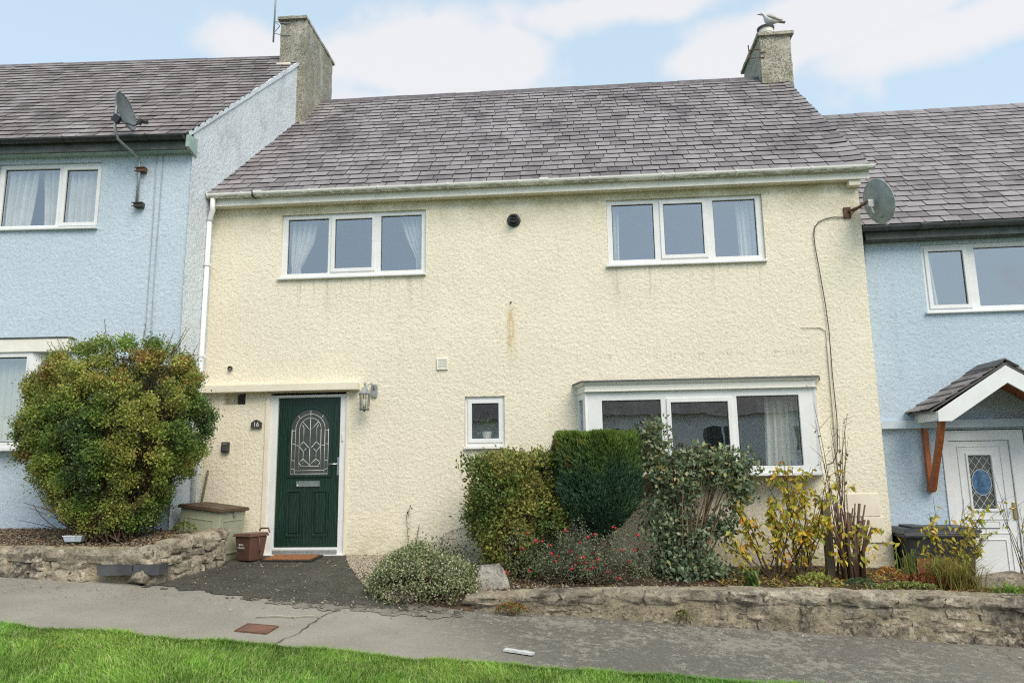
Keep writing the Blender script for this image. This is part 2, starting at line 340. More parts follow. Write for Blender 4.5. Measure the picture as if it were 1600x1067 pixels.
M['ridge_red'] = simple('reddish_ridge_tile', (.24, .15, .135), (.15, .10, .10), 6, .75, .006, 30)
M['mortar'] = simple('lime_mortar', (.44, .41, .34), (.30, .28, .22), 20, .95, .01, 60)
def stone_mat(name, a, b, c, moss=.3):
    m, n, l = NT(name); v = wpos(n); oi = n.new('ShaderNodeObjectInfo')
    rp = ramp(n, [(0, b), (.5, a), (1, c)]); l.new(oi.outputs['Random'], rp.inputs[0])
    f = noise(n, l, v, 5, 7, .72); col = mixc(n, l, mrange(n, l, f, .3, .72), tuple(x * .5 for x in b), rp.outputs[0])
    g = noise(n, l, v, 30, 6, .75); col = mixc(n, l, mth(n, l, 'MULTIPLY', mrange(n, l, g, .50, .62), .75), col, tuple(x * .25 for x in b))
    w = noise(n, l, v, 9, 6, .7); col = mixc(n, l, mth(n, l, 'MULTIPLY', mrange(n, l, w, .60, .72), .55), col, (.56, .53, .46))
    k = noise(n, l, v, 3.1, 6, .7); col = mixc(n, l, mth(n, l, 'MULTIPLY', mrange(n, l, k, .52, .75), moss), col, (.13, .125, .05))
    bl = noise(n, l, v, 1.3, 5, .7); col = mixc(n, l, mth(n, l, 'MULTIPLY', mth(n, l, 'MULTIPLY', mrange(n, l, bl, .50, .62), mrange(n, l, noise(n, l, v, 16, 5, .8), .40, .54)), .85), col, (.06, .056, .048))
    h = mth(n, l, 'ADD', noise(n, l, v, 24, 7, .7), mth(n, l, 'MULTIPLY', f, .6))
    return finish(m, n, l, col, .92, h, 1.0, .028, spec=.25)
M['stone'] = stone_mat('rubble_stone', (.60, .52, .385), (.42, .37, .28), (.68, .60, .46), .22)
M['stone_grey'] = stone_mat('grey_rubble', (.55, .475, .355), (.40, .345, .26), (.64, .56, .43), .3)
M['slab'] = simple('dark_slate_block', (.085, .085, .09), (.05, .05, .055), 6, .7, .01, 22)
M['boulder'] = stone_mat('pale_boulder', (.48, .44, .38), (.42, .39, .34), (.5, .46, .4), .15)
def asphalt():
    m, n, l = NT('worn_pavement_asphalt'); v = wpos(n); s = n.new('ShaderNodeSeparateXYZ'); l.new(v, s.inputs[0])
    f = noise(n, l, v, 1.1, 7, .62); fine = noise(n, l, v, 55, 5, .8); mid = noise(n, l, v, 11, 6, .78)
    col = mixc(n, l, mrange(n, l, f, .35, .7), (.265, .245, .20), (.34, .315, .26))
    # newer, darker surfacing that has worn through to grey in patches, right of the drive
    patch = mth(n, l, 'ADD', mth(n, l, 'ADD', mth(n, l, 'MULTIPLY', f, .55), mth(n, l, 'MULTIPLY', mid, .75)), mth(n, l, 'MULTIPLY', fine, .65))
    zx = mth(n, l, 'MULTIPLY_ADD', s.outputs[1], .55, s.outputs[0])
    where = mth(n, l, 'MULTIPLY', mrange(n, l, zx, .7, 2.2, 0, 1), mrange(n, l, s.outputs[0], 6.2, 9.0, 1, .55))
    k = mth(n, l, 'MULTIPLY', mrange(n, l, patch, .90, 1.01), where)
    col = mixc(n, l, mth(n, l, 'MULTIPLY', k, .85), col, (.095, .09, .075))
    col = mixc(n, l, mth(n, l, 'MULTIPLY', mrange(n, l, fine, .52, .68), .6), col, (.42, .40, .35))
    col = mixc(n, l, mth(n, l, 'MULTIPLY', mrange(n, l, noise(n, l, v, 90, 3, .7), .54, .66), .6), col, (.09, .088, .08))
    moss = mth(n, l, 'MULTIPLY', mrange(n, l, noise(n, l, v, 2.4, 6, .7), .5, .75), mrange(n, l, s.outputs[1], -2.25, -1.8, 0, .6))
    col = mixc(n, l, moss, col, (.14, .13, .07))
    return finish(m, n, l, col, .9, mth(n, l, 'ADD', fine, mth(n, l, 'MULTIPLY', k, .5)), .8, .006, spec=.3)
M['asphalt'] = asphalt()
def tarmac():
    m, n, l = NT('dark_mossy_tarmac'); v = wpos(n); fine = noise(n, l, v, 60, 5, .8); f = noise(n, l, v, 2.2, 6, .7)
    col = mixc(n, l, mrange(n, l, f, .35, .7), (.036, .034, .026), (.075, .07, .054))
    col = mixc(n, l, mth(n, l, 'MULTIPLY', mrange(n, l, fine, .50, .62), .6), col, (.20, .20, .18))
    col = mixc(n, l, mth(n, l, 'MULTIPLY', mrange(n, l, noise(n, l, v, 3.3, 6, .75), .55, .75), .5), col, (.07, .085, .03))
    s = n.new('ShaderNodeSeparateXYZ'); l.new(v, s.inputs[0])
    # worn through to the older grey surface where the drive runs out over the pavement
    wr = mth(n, l, 'ADD', mrange(n, l, s.outputs[1], -1.62, -2.3, 0, .75) if False else mth(n, l, 'MULTIPLY', mrange(n, l, s.outputs[1], -2.3, -1.62, 1, 0), .62), mth(n, l, 'MULTIPLY_ADD', noise(n, l, v, 9, 6, .8), 1.3, -.62))
    col = mixc(n, l, mth(n, l, 'MULTIPLY', mrange(n, l, wr, .42, .62), .85), col, (.26, .24, .195))
    return finish(m, n, l, col, .9, fine, .9, .008, spec=.3)
M['tarmac'] = tarmac()
M['turf'] = simple('turf', (.05, .10, .015), (.035, .06, .012), 10, .95, .02, 40)
def leafm(name, trans=.3, rough=.45, spec=.4):
    m, n, l = NT(name); a = n.new('ShaderNodeAttribute'); a.attribute_name = 'Col'
    v = wpos(n); col = mixc(n, l, mth(n, l, 'MULTIPLY', noise(n, l, v, 40, 2), .3), a.outputs['Color'], (.03, .03, .01))
    p = n.new('ShaderNodeBsdfPrincipled'); l.new(col, p.inputs['Base Color']); p.inputs['Roughness'].default_value = rough; p.inputs['Specular IOR Level'].default_value = spec
    t = n.new('ShaderNodeBsdfTranslucent'); l.new(col, t.inputs['Color'])
    mx = n.new('ShaderNodeMixShader'); mx.inputs[0].default_value = trans; l.new(p.outputs[0], mx.inputs[1]); l.new(t.outputs[0], mx.inputs[2])
    o = n.new('ShaderNodeOutputMaterial'); l.new(mx.outputs[0], o.inputs[0]); return m
M['leaf'] = leafm('leaf'); M['glossleaf'] = leafm('glossy_leaf', .18, .42, .4); M['grass'] = leafm('grass_blade', .4, .5, .3); M['litter'] = leafm('dry_litter', .1, .8, .2)
M['bark'] = simple('bark', (.13, .085, .05), (.07, .045, .028), 14, .9, .004, 40)
M['redbark'] = simple('red_brown_twig', (.15, .085, .055), (.085, .05, .035), 14, .85)
M['berry'] = simple('red_flower', (.55, .03, .03), (.42, .02, .03), 20, .45)

# ================================================================ ground
def sstep(a, b, x): t = np.clip((np.asarray(x, float) - a) / (b - a), 0, 1); return t * t * (3 - 2 * t)
def gz(x, y): return -.21 - .065 * np.clip(x, -14, 22) + .055 * (np.clip(y, -14, 4) + 1.9)
def zpath(x, y):
    t = sstep(-.7, -2.0, y) if False else sstep(.7, 2.0, -np.asarray(y, float))
    return (-.058 + .05 * np.asarray(y, float) + .0 * x) * (1 - t) + gz(x, y) * t
def grid(name, xs, ys, zf, mat, parent=None, keep=None, smooth=True):
    X, Y = np.meshgrid(xs, ys); Z = zf(X, Y); nx, ny = len(xs), len(ys)
    V = np.stack([X, Y, Z], -1).reshape(-1, 3)
    i = np.arange((ny - 1) * nx).reshape(ny - 1, nx)[:, :-1].ravel()
    F = np.stack([i, i + 1, i + nx + 1, i + nx], 1)
    if keep is not None:
        c = V[F].mean(1); F = F[keep(c[:, 0], c[:, 1])]
        u, inv = np.unique(F, return_inverse=True); V = V[u]; F = inv.reshape(F.shape)
    return raw(name, V, F, mat, parent, smooth)
def inpoly(poly):
    P = np.array(poly)
    def f(x, y):
        r = np.zeros(len(x), bool); j = len(P) - 1
        for i in range(len(P)):
            a = ((P[i, 1] > y) != (P[j, 1] > y)) & (x < (P[j, 0] - P[i, 0]) * (y - P[i, 1]) / (P[j, 1] - P[i, 1] + 1e-12) + P[i, 0]); r ^= a; j = i
        return r
    return f
far = np.concatenate([[-400, -150, -60, -30], np.arange(-20, 30, 2.), [40, 80, 200, 400]])
kind(grid('ground', far, far, lambda x, y: gz(x, y) - .25 - .35 * sstep(7.9, 8.6, x) * sstep(-1.6, -.9, y) - .5 * sstep(-1, 3, y) , M['turf']), 'structure')
pav = kind(grid('pavement', np.arange(-9, 18, .15), np.arange(-3.6, -1.3, .1), lambda x, y: gz(x, y) + .008 * (fbm(x * .8, y * .8, 0, 3) - .5), M['asphalt']), 'structure')
kind(grid('road', np.arange(-40, 45, 2.), np.arange(-20, -13, 1.), lambda x, y: gz(x, y) - .02, M['tarmac']), 'structure')
PATH = [(-1.15, .06), (.985, .06), (1.12, -.4), (1.27, -.8), (1.45, -1.15), (1.62, -1.4), (1.9, -1.7), (2.3, -1.95), (2.9, -2.12), (2.5, -2.3), (1.75, -2.22), (1.3, -2.26), (.68, -2.05), (.08, -1.90), (-.75, -1.80), (-1.15, -.6)]
pp = inpoly(PATH)
kind(grid('path', np.arange(-1.2, 3.0, .016), np.arange(-2.6, .1, .016), lambda x, y: zpath(x, y) + .006 + .006 * (fbm(x * 1.5, y * 1.5, 0, 3, 4) - .5), M['tarmac'],
     keep=lambda x, y: pp(x + .12 * (fbm(x * 6, y * 6, 0, 3, 3) - .5), y + .45 * (fbm(x * 10, y * 10, 0, 5, 9) - .5) * sstep(1.2, 2, -y))), 'structure')
kind(grid('forecourt', np.arange(7.9, 16, .2), np.arange(-1.2, .8, .1), lambda x, y: -.69 - .03 * (x - 8) + 0 * y, M['asphalt']), 'structure')
# lawn: turf sheet with a ragged near edge of the pavement
def lawn_z(x, y): return gz(x, y) + .006 + .03 * (1 - sstep(-4.2, -3.6, y)) + .05 * (fbm(x * .9, y * .9, 0, 3, 8) - .5)
kind(grid('lawn', np.arange(-14, 20, .2), np.concatenate([np.arange(-13, -6, .5), np.arange(-6, -3.52, .1)]), lawn_z, M['turf']), 'structure')
# jagged crack across the pavement
for x0, y0, x1, y1 in ((1.62, -2.15, 1.47, -3.55), (8.0, -2.0, 7.75, -3.6)):
    V, F = [], []
    for i, t in enumerate(np.linspace(0, 1, 16)):
        x, y = x0 + (x1 - x0) * t + .05 * (random.random() - .5), y0 + (y1 - y0) * t; w = (.003 + .005 * random.random()) * (1 if x0 < 5 else .5); z = float(gz(x, y)) + .009
        V += [(x - w, y, z), (x + w, y, z)]
        if i: F.append((2 * i - 2, 2 * i - 1, 2 * i + 1, 2 * i))
    raw('crack', V, F, M['soil'], pav)



# ================================================================ house helpers
def castnoise(X, Z, seed): return np.clip((vn(X * 60, Z * 68, 0, seed) - .25) * 1.5, 0, 1) * .48 + vn(X * 97, Z * 103, 0, seed + 1) * .42 + vn(X * 24 + Z * 9, Z * 27 - X * 8, 0, seed + 2) * .12
def roughsheet(xs, zs, holes, y=0, amp=.009, seed=0):
    X, Z = np.meshgrid(xs, zs); nx = len(xs)
    h = castnoise(X, Z, seed)
    Y = y - amp * h + .02 * (fbm(X * .7, Z * .7, 0, 2, seed + 5) - .5)
    V = np.stack([X, Y, Z], -1).reshape(-1, 3)
    i = np.arange((len(zs) - 1) * nx).reshape(len(zs) - 1, nx)[:, :-1].ravel()
    F = np.stack([i, i + 1, i + nx + 1, i + nx], 1); c = V[F].mean(1)
    for a, b, d, e in holes: F = F[~((c[F[:, 0] * 0 + np.arange(len(F)), 0] > a) & (c[np.arange(len(F)), 0] < b) & (c[np.arange(len(F)), 2] > d) & (c[np.arange(len(F)), 2] < e))]; c = V[F].mean(1)
    return V, F
def cuts(a, b, step, extra): return np.unique(np.round(np.concatenate([np.arange(a, b, step), [b], extra]), 4))
def housewall(parent, x0, x1, z0, z1, holes, mat, depth=5, step=.0135, seed=0, sides=True, zside=None):
    xs = cuts(x0, x1, step, [v for h in holes for v in h[:2]]); zs = cuts(z0, z1, step, [v for h in holes for v in h[2:]])
    V, F = roughsheet(xs, zs, holes, 0, .0105, seed)
    V = [V]; F = [F]; n = len(V[0])
    def quad(*q):
        nonlocal n
        V.append(np.array(q, float)); F.append(np.array([[n, n + 1, n + 2, n + 3]])); n += 4
    for a, b, d, e in holes:
        q = .14; f = -.006
        quad((a, f, d), (a, q, d), (a, q, e), (a, f, e)); quad((b, f, d), (b, f, e), (b, q, e), (b, q, d))
        quad((a, f, e), (a, q, e), (b, q, e), (b, f, e)); quad((a, f, d), (b, f, d), (b, q, d), (a, q, d))
    if sides:
        e = .006
        quad((x0, -.004, z0), (x0, depth, z0), (x0, depth, z1), (x0, -.004, z1)); quad((x1, -.004, z0), (x1, -.004, z1), (x1, depth, z1), (x1, depth, z0))
        quad((x0, depth, z0), (x1, depth, z0), (x1, depth, z1), (x0, depth, z1))
    return raw('wall', np.concatenate(V), np.concatenate(F), mat, parent, True)
def plate(name, mat, parent, rect, holes, y0, y1, bevel=.004):
    """flat frame in the x-z plane from y0 (front) to y1 with rectangular holes"""
    x0, x1, z0, z1 = rect
    xs = sorted({x0, x1, *[v for h in holes for v in h[:2]]}); zs = sorted({z0, z1, *[v for h in holes for v in h[2:]]})
    bm = bmesh.new(); vv = {(i, j): bm.verts.new((x, y0, z)) for i, x in enumerate(xs) for j, z in enumerate(zs)}
    for i in range(len(xs) - 1):
        for j in range(len(zs) - 1):
            cx, cz = (xs[i] + xs[i + 1]) / 2, (zs[j] + zs[j + 1]) / 2
            if any(h[0] < cx < h[1] and h[2] < cz < h[3] for h in holes): continue
            bm.faces.new((vv[i, j], vv[i + 1, j], vv[i + 1, j + 1], vv[i, j + 1]))
    bmesh.ops.delete(bm, geom=[v for v in bm.verts if not v.link_faces], context='VERTS')
    bmesh.ops.dissolve_limit(bm, angle_limit=.01, verts=bm.verts, edges=bm.edges) if not holes else None
    ext = bmesh.ops.extrude_face_region(bm, geom=list(bm.faces))
    bmesh.ops.translate(bm, verts=[g for g in ext['geom'] if isinstance(g, bmesh.types.BMVert)], vec=(0, y1 - y0, 0))
    bmesh.ops.recalc_face_normals(bm, faces=bm.faces)
    if bevel: bmesh.ops.bevel(bm, geom=[e for e in bm.edges if len(e.link_faces) == 2 and e.calc_face_angle(0) > .6], offset=bevel, segments=1, affect='EDGES')
    me = bpy.data.meshes.new(name); bm.to_mesh(me); bm.free(); me.materials.append(mat)
    return link(bpy.data.objects.new(name, me), parent)
def window(parent, rect, panes, y=.03, sash=(), sill=True, mat=None, fr=None, sillx=(.03, .01), label=None):
    """panes: list of glass rects; sash: indices of opening lights"""
    mat = mat or M['white']; x0, x1, z0, z1 = rect; m = .052
    w = plate('window', mat, parent, rect, [(a + (-.02 if i in sash else 0), b + (.02 if i in sash else 0), c + (-.02 if i in sash else 0), d + (.02 if i in sash else 0)) for i, (a, b, c, d) in enumerate(panes)], y, y + .07)
    for i, (a, b, c, d) in enumerate(panes):
        yy = y + .03
        if i in sash:
            plate('sash', mat, w, (a - m, b + m, c - m, d + m), [(a, b, c, d)], y - .016, y + .035); yy = y + .012
        plate('gasket', M['gasket'], w, (a - .002, b + .002, c - .002, d + .002), [(a + .008, b - .008, c + .006, d - .010)], yy, yy + .012, 0)
        B('pane', M['glass'], w, a + .001, b - .001, yy + .004, yy + .008, c + .001, d - .001)
    if sill: MB().box(x0 - sillx[0], x1 + sillx[1], -.055, y + .03, z0 - .032, z0 - .002).build('sill', mat, w, .006)
    if label: w['label'] = label
    return w
def room(parent, x0, x1, y0, y1, z0, z1):
    V = [(x, y, z) for z in (z0, z1) for y in (y0, y1) for x in (x0, x1)]
    return raw('room', V, [(0, 1, 3, 2), (4, 6, 7, 5), (2, 3, 7, 6), (0, 2, 6, 4), (1, 5, 7, 3)], M['interior'], parent)
def curtain(parent_inv, pts, y, folds, label, mat=None, name='curtain', depth=.025):
    """pts: rows from top to bottom of (z, x_outer, x_inner)"""
    nv, nu = 26, 60; V = []
    zs = [p[0] for p in pts][::-1]
    for j in range(nv):
        z = pts[0][0] + (pts[-1][0] - pts[0][0]) * j / (nv - 1)
        a = np.interp(z, zs, [p[1] for p in pts][::-1]); b = np.interp(z, zs, [p[2] for p in pts][::-1])
        for i in range(nu):
            u = i / (nu - 1); x = a + (b - a) * u
            V.append(parent_inv @ Vector((x, y + depth * math.sin(u * folds * 6.283 + .6 * math.sin(3 * j / nv)) + .008 * math.sin(u * folds * 17), z)))
    F = [(j * nu + i, j * nu + i + 1, (j + 1) * nu + i + 1, (j + 1) * nu + i) for j in range(nv - 1) for i in range(nu - 1)]
    o = raw(name, V, F, mat or M['curtain'], None, True); return tag(o, label, name.replace('_', ' '), 'curtains behind the window panes' if name == 'curtain' else None)
# slates -------------------------------------------------------------------
TH = math.atan(.956)
def slate_mesh(seed):
    r = random.Random(seed); L = .31; t = .024
    def j(a): return (r.random() - .5) * a
    low = [(-.5, .0 + j(.006)), (-.2 + j(.1), j(.008)), (.2 + j(.1), j(.008)), (.5, j(.006))]
    if r.random() < .45: low[0] = (-.5, .012 + r.random() * .02); low[1] = (-.42, low[1][1])
    if r.random() < .45: low[3] = (.5, .012 + r.random() * .02); low[2] = (.42, low[2][1])
    pl = low + [(.5, L), (-.5, L)]
    top = [(x, u, t + .024 * (1 - u / L)) for x, u in pl]; bot = [(x, u, .026 * (1 - u / L) - .002) for x, u in pl]
    n = len(pl); V = np.array(top + bot)
    F = [tuple(range(n))] + [(i + n, (i + 1) % n + n, (i + 1) % n, i) for i in range(n)]
    return V, F
SL = [slate_mesh(i) for i in range(8)]
def slates(roof, x0, x1, ye, ze, nrow, mat, name='slate', gauge=.1785, w=.25, limit=300, verge=0, seed=1, edge=None):
    r = random.Random(seed); items = []
    for k in range(nrow):
        x = x0 - r.random() * w * .3 - (w / 2 if k % 2 else 0); 
        while x < x1:
            ww = w * (.86 + r.random() * .28); xa = max(x, x0); xb = min(x + ww, x1 + (.012 * (r.random() - .3) if verge else 0))
            if x1 - (x + ww) < .09: xb = x1 + (.02 * (r.random() - .3) if verge else 0); ww = xb - x + .001
            if xb - xa > .05: items.append((k, (xa + xb) / 2, xb - xa - .010, k * gauge + (r.random() - .5) * .012 - (.03 * r.random() if r.random() < .035 else 0), (r.random() - .5) * (.02 if r.random() > .04 else .09), r.random() * .005, r.randrange(8), verge and xb > x1 - .05))
            x += ww
    if edge:
        out = []
        for it in items:
            e = edge(ye + (it[3] + .09) * math.cos(TH)); a, b = it[1] - it[2] / 2, min(it[1] + it[2] / 2, e)
            if b - a > .03: out.append((it[0], (a + b) / 2, b - a) + it[3:])
        items = out
    U = Vector((0, math.cos(TH), math.sin(TH))); N = Vector((0, -math.sin(TH), math.cos(TH))); X = Vector((1, 0, 0))
    def mat4(it):
        k, xc, ww, u, rot, n0, var, vg = it
        x = X * math.cos(rot) + U * math.sin(rot); uu = U * math.cos(rot) - X * math.sin(rot); nn = N
        if vg: x = (x + N * .075).normalized(); nn = x.cross(uu)
        p = Vector((xc, ye, ze)) + U * u + N * (n0 + (.008 if vg else 0))
        return Matrix(((x.x * ww, uu.x, nn.x, p.x), (x.y * ww, uu.y, nn.y, p.y), (x.z * ww, uu.z, nn.z, p.z), (0, 0, 0, 1)))
    ms = []
    for V, F in SL:
        me = bpy.data.meshes.new(name); me.from_pydata([tuple(v) for v in V], [], F); me.materials.append(mat); me.materials.append(M['slate_edge']); me.polygons.foreach_set('material_index', [0] + [1] * (len(F) - 1)); ms.append(me)
    for it in items[:limit]:
        o = bpy.data.objects.new(name, ms[it[6]]); o.parent = roof; o.matrix_local = mat4(it); C.objects.link(o)
    if len(items) > limit:
        vs, fs = [], []
        for it in items[limit:]:
            Mx = mat4(it); n = len(vs); V, F = SL[it[6]]
            A = np.array(Mx); P = V @ A[:3, :3].T + A[:3, 3]
            vs += [tuple(p) for p in P]; fs += [tuple(i + n for i in f) for f in F]
        me = bpy.data.meshes.new('upper_slates'); me.from_pydata(vs, [], fs); me.materials.append(mat); me.materials.append(M['slate_edge']); me.polygons.foreach_set('material_index', [0 if len(f) == 6 else 1 for f in fs])
        kind(link(bpy.data.objects.new('upper_slates', me), roof), 'stuff')
    return len(items)
def ridge(roof, x0, x1, y, z, mats, L=.46):
    x = x0; i = 0
    while x < x1:
        e = min(x + L - .006, x1); j = (random.random() - .5) * .012
        prof = [(-.13, -.115), (-.075, -.02), (-.03, .012), (.03, .012), (.075, -.02), (.13, -.115), (.11, -.125), (.0, -.02), (-.11, -.125)]
        MB().prism([(y + a, z + b + j) for a, b in prof], x, e, 'x').build('ridge_tile', mats[i % len(mats)], roof, .004); x += L; i += 1
def roughbox(name, mat, parent, x0, x1, y0, y1, z0, z1, step=.05, amp=.02, M4=None, seed=0, freq=9):
    """closed box whose faces are worn and uneven"""
    bm = bmesh.new(); bmesh.ops.create_cube(bm, size=1)
    d = Vector((x1 - x0, y1 - y0, z1 - z0)); c = Vector(((x0 + x1) / 2, (y0 + y1) / 2, (z0 + z1) / 2))
    for v in bm.verts: v.co = Vector((v.co.x * d.x, v.co.y * d.y, v.co.z * d.z)) + c
    for ax in range(3):
        n = max(1, int(d[ax] / step))
        es = [e for e in bm.edges if abs((e.verts[0].co - e.verts[1].co).normalized()[ax]) > .99]
        if n > 1: bmesh.ops.subdivide_edges(bm, edges=es, cuts=n - 1, use_grid_fill=True)
    P = np.array([v.co for v in bm.verts])
    D = np.stack([fbm(P[:, 0] * freq, P[:, 1] * freq, P[:, 2] * freq, 3, seed + k * 7) - .5 for k in range(3)], 1) * 2 * amp
    for v, dd in zip(bm.verts, D): v.co += Vector(dd)
    for f in bm.faces: f.smooth = True
    me = bpy.data.meshes.new(name); bm.to_mesh(me); bm.free(); me.materials.append(mat); me.set_sharp_from_angle(angle=.8)
    o = link(bpy.data.objects.new(name, me), parent)
    if M4 is not None: o.matrix_local = M4
    return o
def gutter(parent, mat, x0, x1, y, z, r=.058, brackets=(), joints=(), zname='gutter'):
    n = 10; prof = [(y + r * math.cos(a), z + r * math.sin(a)) for a in np.linspace(math.pi, 2 * math.pi, n)] + [(y + (r - .007) * math.cos(a), z + (r - .007) * math.sin(a)) for a in np.linspace(2 * math.pi, math.pi, n)]
    g = MB().prism(prof, x0, x1, 'x')
    for e in (x0, x1): g.prism([(y + (r + .002) * math.cos(a), z + (r + .002) * math.sin(a)) for a in np.linspace(math.pi, 2 * math.pi, n)], e - .006, e + .004, 'x')
    g = g.build(zname, mat, parent)
    for b in brackets:
        q = r + .008; MB().prism([(y + q * math.cos(a), z + q * math.sin(a)) for a in np.linspace(math.pi * .97, 2 * math.pi, 8)] + [(y + q + .03, z), (y + q + .03, z - .03)] + [(y + (r + .001) * math.cos(a), z + (r + .001) * math.sin(a)) for a in np.linspace(2 * math.pi, math.pi * .97, 8)], b - .012, b + .012, 'x').build('bracket', mat, g)
    for b in joints:
        q = r + .011; MB().prism([(y + q * math.cos(a), z + .006 + q * math.sin(a)) for a in np.linspace(math.pi * .97, 2 * math.pi, 10)] + [(y + (r + .001) * math.cos(a), z + (r + .001) * math.sin(a)) for a in np.linspace(2 * math.pi, math.pi * .97, 10)], b - .06, b + .06, 'x').build('union_joint', mat, g)
    return g

# ================================================================ the cream house (front wall in the plane y = 0)
cream = thing('terraced_house', 'cream roughcast house with green front door in the middle of the terrace', 'house')
W1 = (-.045, 2.04, 3.725, 4.655); W2 = (4.57, 6.675, 3.745, 4.675); SW = (2.585, 3.12, 1.325, 1.992)
DO = (-.155, .965, -.06, 2.10); BAY = (4.13, 7.13, .93, 2.02); REC = (-.765, -.46, 1.955, 2.105)
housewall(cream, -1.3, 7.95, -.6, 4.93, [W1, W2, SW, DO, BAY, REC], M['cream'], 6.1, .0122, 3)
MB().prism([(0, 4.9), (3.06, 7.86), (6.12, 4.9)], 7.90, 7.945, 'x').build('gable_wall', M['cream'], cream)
room(cream, -1.0, 7.8, .15, 3.4, 2.62, 4.86); room(cream, -1.0, 2.3, .15, 3.4, -.05, 2.5); room(cream, 2.35, 7.8, .15, 3.6, -.05, 2.5)
MB().box(REC[0], REC[1], .10, .13, REC[2], REC[3]).build('recess_back', M['cream_smooth'], cream)
MB().box(-.60, -.475, .06, .09, 1.965, 2.095).build('vent_grille', M['blackcable'], cream)
# windows
window(cream, W1, [(.035, .628, 3.79, 4.592), (.727, 1.262, 3.846, 4.57), (1.388, 1.97, 3.79, 4.594)], sash=(1,))
window(cream, W2, [(4.642, 5.21, 3.82, 4.615), (5.346, 5.876, 3.868, 4.595), (6.02, 6.59, 3.82, 4.622)], sash=(1,))
window(cream, SW, [(2.675, 3.035, 1.43, 1.90)], sash=(0,), sillx=(.01, .01))
I4 = Matrix.Identity(4)
cw = 'cream tied-back curtain behind the %s pane of the cream house upper %s window'
curtain(I4, [(4.62, .0, .42), (4.3, .0, .36), (4.0, .02, .22), (3.9, .04, .17), (3.72, .02, .19)], .20, 5, cw % ('left', 'left'))
curtain(I4, [(4.62, 2.0, 1.62), (4.3, 2.0, 1.72), (4.0, 1.99, 1.86), (3.72, 2.0, 1.87)], .20, 5, cw % ('right', 'left'))
curtain(I4, [(4.64, 4.6, 4.75), (3.74, 4.6, 4.735)], .20, 3, 'narrow cream curtain behind the left pane of the cream house upper right window')
curtain(I4, [(4.64, 6.64, 6.36), (3.74, 6.64, 6.38)], .20, 4, 'narrow cream curtain behind the right pane of the cream house upper right window')
curtain(I4, [(2.0, 6.98, 6.50), (.95, 6.98, 6.46)], -.08, 6, 'long cream curtain at the right end of the bay window')
# front door
dr = plate('door_frame', M['white'], cream, (-.107, .961, -.05, 2.068), [(0, .875, .04, 2.03)], .005, .09)
dr2 = MB().box(-.13, .975, -.05, .06, -.075, -.045).build('threshold', M['white'], cream, .004)
B('weather_bar', M['galv'], cream, .0, .875, -.012, .03, -.04, .005, bevel=.006); B('weather_bar', M['white'], cream, .0, .875, -.002, .04, .008, .042, bevel=.006)
for a, b in ((-.165, -.107), (.961, 1.0)): MB().box(a, b, -.018, .09, -.06, 2.10).build('jamb', M['cream_smooth'], cream, .005)
def arch(cx, w, z0, zs, n=16): return [(cx - w, z0), (cx + w, z0)] + [(cx + w * math.cos(a), zs + w * math.sin(a) * 1.0) for a in np.linspace(0, math.pi, n)]
def ringplate(outer, inner, y0, y1):
    n = len(outer); V = [(p[0], y, p[1]) for y in (y0, y1) for q in (outer, inner) for p in q]; F = []
    for i in range(n):
        j = (i + 1) % n
        F += [(i, j, n + j, n + i), (2 * n + j, 2 * n + i, 3 * n + i, 3 * n + j), (j, i, 2 * n + i, 2 * n + j), (n + i, n + j, 3 * n + j, 3 * n + i)]
    m = MB(); m.v = V; m.f = F; return m
slab = plate('door', M['door'], cream, (.003, .872, .045, 2.027), [], .035, .08, .004)
GX, GW = .457, .258
o1 = arch(GX, GW + .05, .955, 1.60, 18); o2 = arch(GX, GW + .012, .985, 1.60, 18)
ringplate(o1, o2, .018, .0352).build('glazing_bead', M['door'], slab, .005)
MB().prism(arch(GX, GW + .013, .984, 1.60, 18), .0285, .034).build('glass', M['obscured'], slab)
def came(pts, closed=False, r=.0042):
    p = [(x, .0262, z) for x, z in pts]; return MB().tube(p + ([p[0]] if closed else []), r, 6)
def sub(m, o): m.add(o.v, o.f)
ld = MB()
for k, wd in enumerate((.205, .150)):
    zb = (1.045, 1.10)[k] if k == 0 else 1.075
    sub(ld, came([(GX + wd * math.cos(a), 1.60 + wd * math.sin(a)) for a in np.linspace(0, math.pi, 15)] + [(GX - wd, zb)]))
    sub(ld, came([(GX + wd, 1.60), (GX + wd, zb)]))
def seg(*p): sub(ld, came(p))
seg((GX - .258, 1.0), (GX + .258, 1.0)); seg((GX - .205, 1.045), (GX + .205, 1.045)); seg((GX - .13, 1.10), (GX + .13, 1.10))
seg((GX - .255, 1.0), (GX - .255, 1.6)); seg((GX + .255, 1.0), (GX + .255, 1.6))
for s in (-1, 1):
    seg((GX + s * .09, 1.135), (GX + s * .09, 1.30), (GX + s * .15, 1.37)); seg((GX + s * .09, 1.30), (GX + s * .05, 1.34))
    seg((GX + s * .09, 1.43), (GX + s * .09, 1.62), (GX + s * .11, 1.66)); seg((GX + s * .15, 1.37), (GX + s * .09, 1.43)); seg((GX + s * .09, 1.43), (GX, 1.335)); seg((GX, 1.335), (GX + s * .045, 1.375))
    seg((GX + s * .11, 1.70), (GX, 1.58)); seg((GX + s * .15, 1.15), (GX + s * .11, 1.10)); seg((GX + s * .15, 1.15), (GX + s * .09, 1.20)); seg((GX + s * .09, 1.20), (GX - s * .02, 1.10))
    seg((GX + s * .258, 1.07), (GX + s * .21, 1.06), (GX + s * .20, 1.0)); seg((GX + s * .205, 1.18), (GX + s * .258, 1.18)); seg((GX + s * .205, 1.40), (GX + s * .258, 1.40)); seg((GX + s * .205, 1.58), (GX + s * .258, 1.58)); seg((GX + s * .15, 1.38), (GX + s * .205, 1.38)); seg((GX + s * .14, 1.74), (GX + s * .18, 1.785))
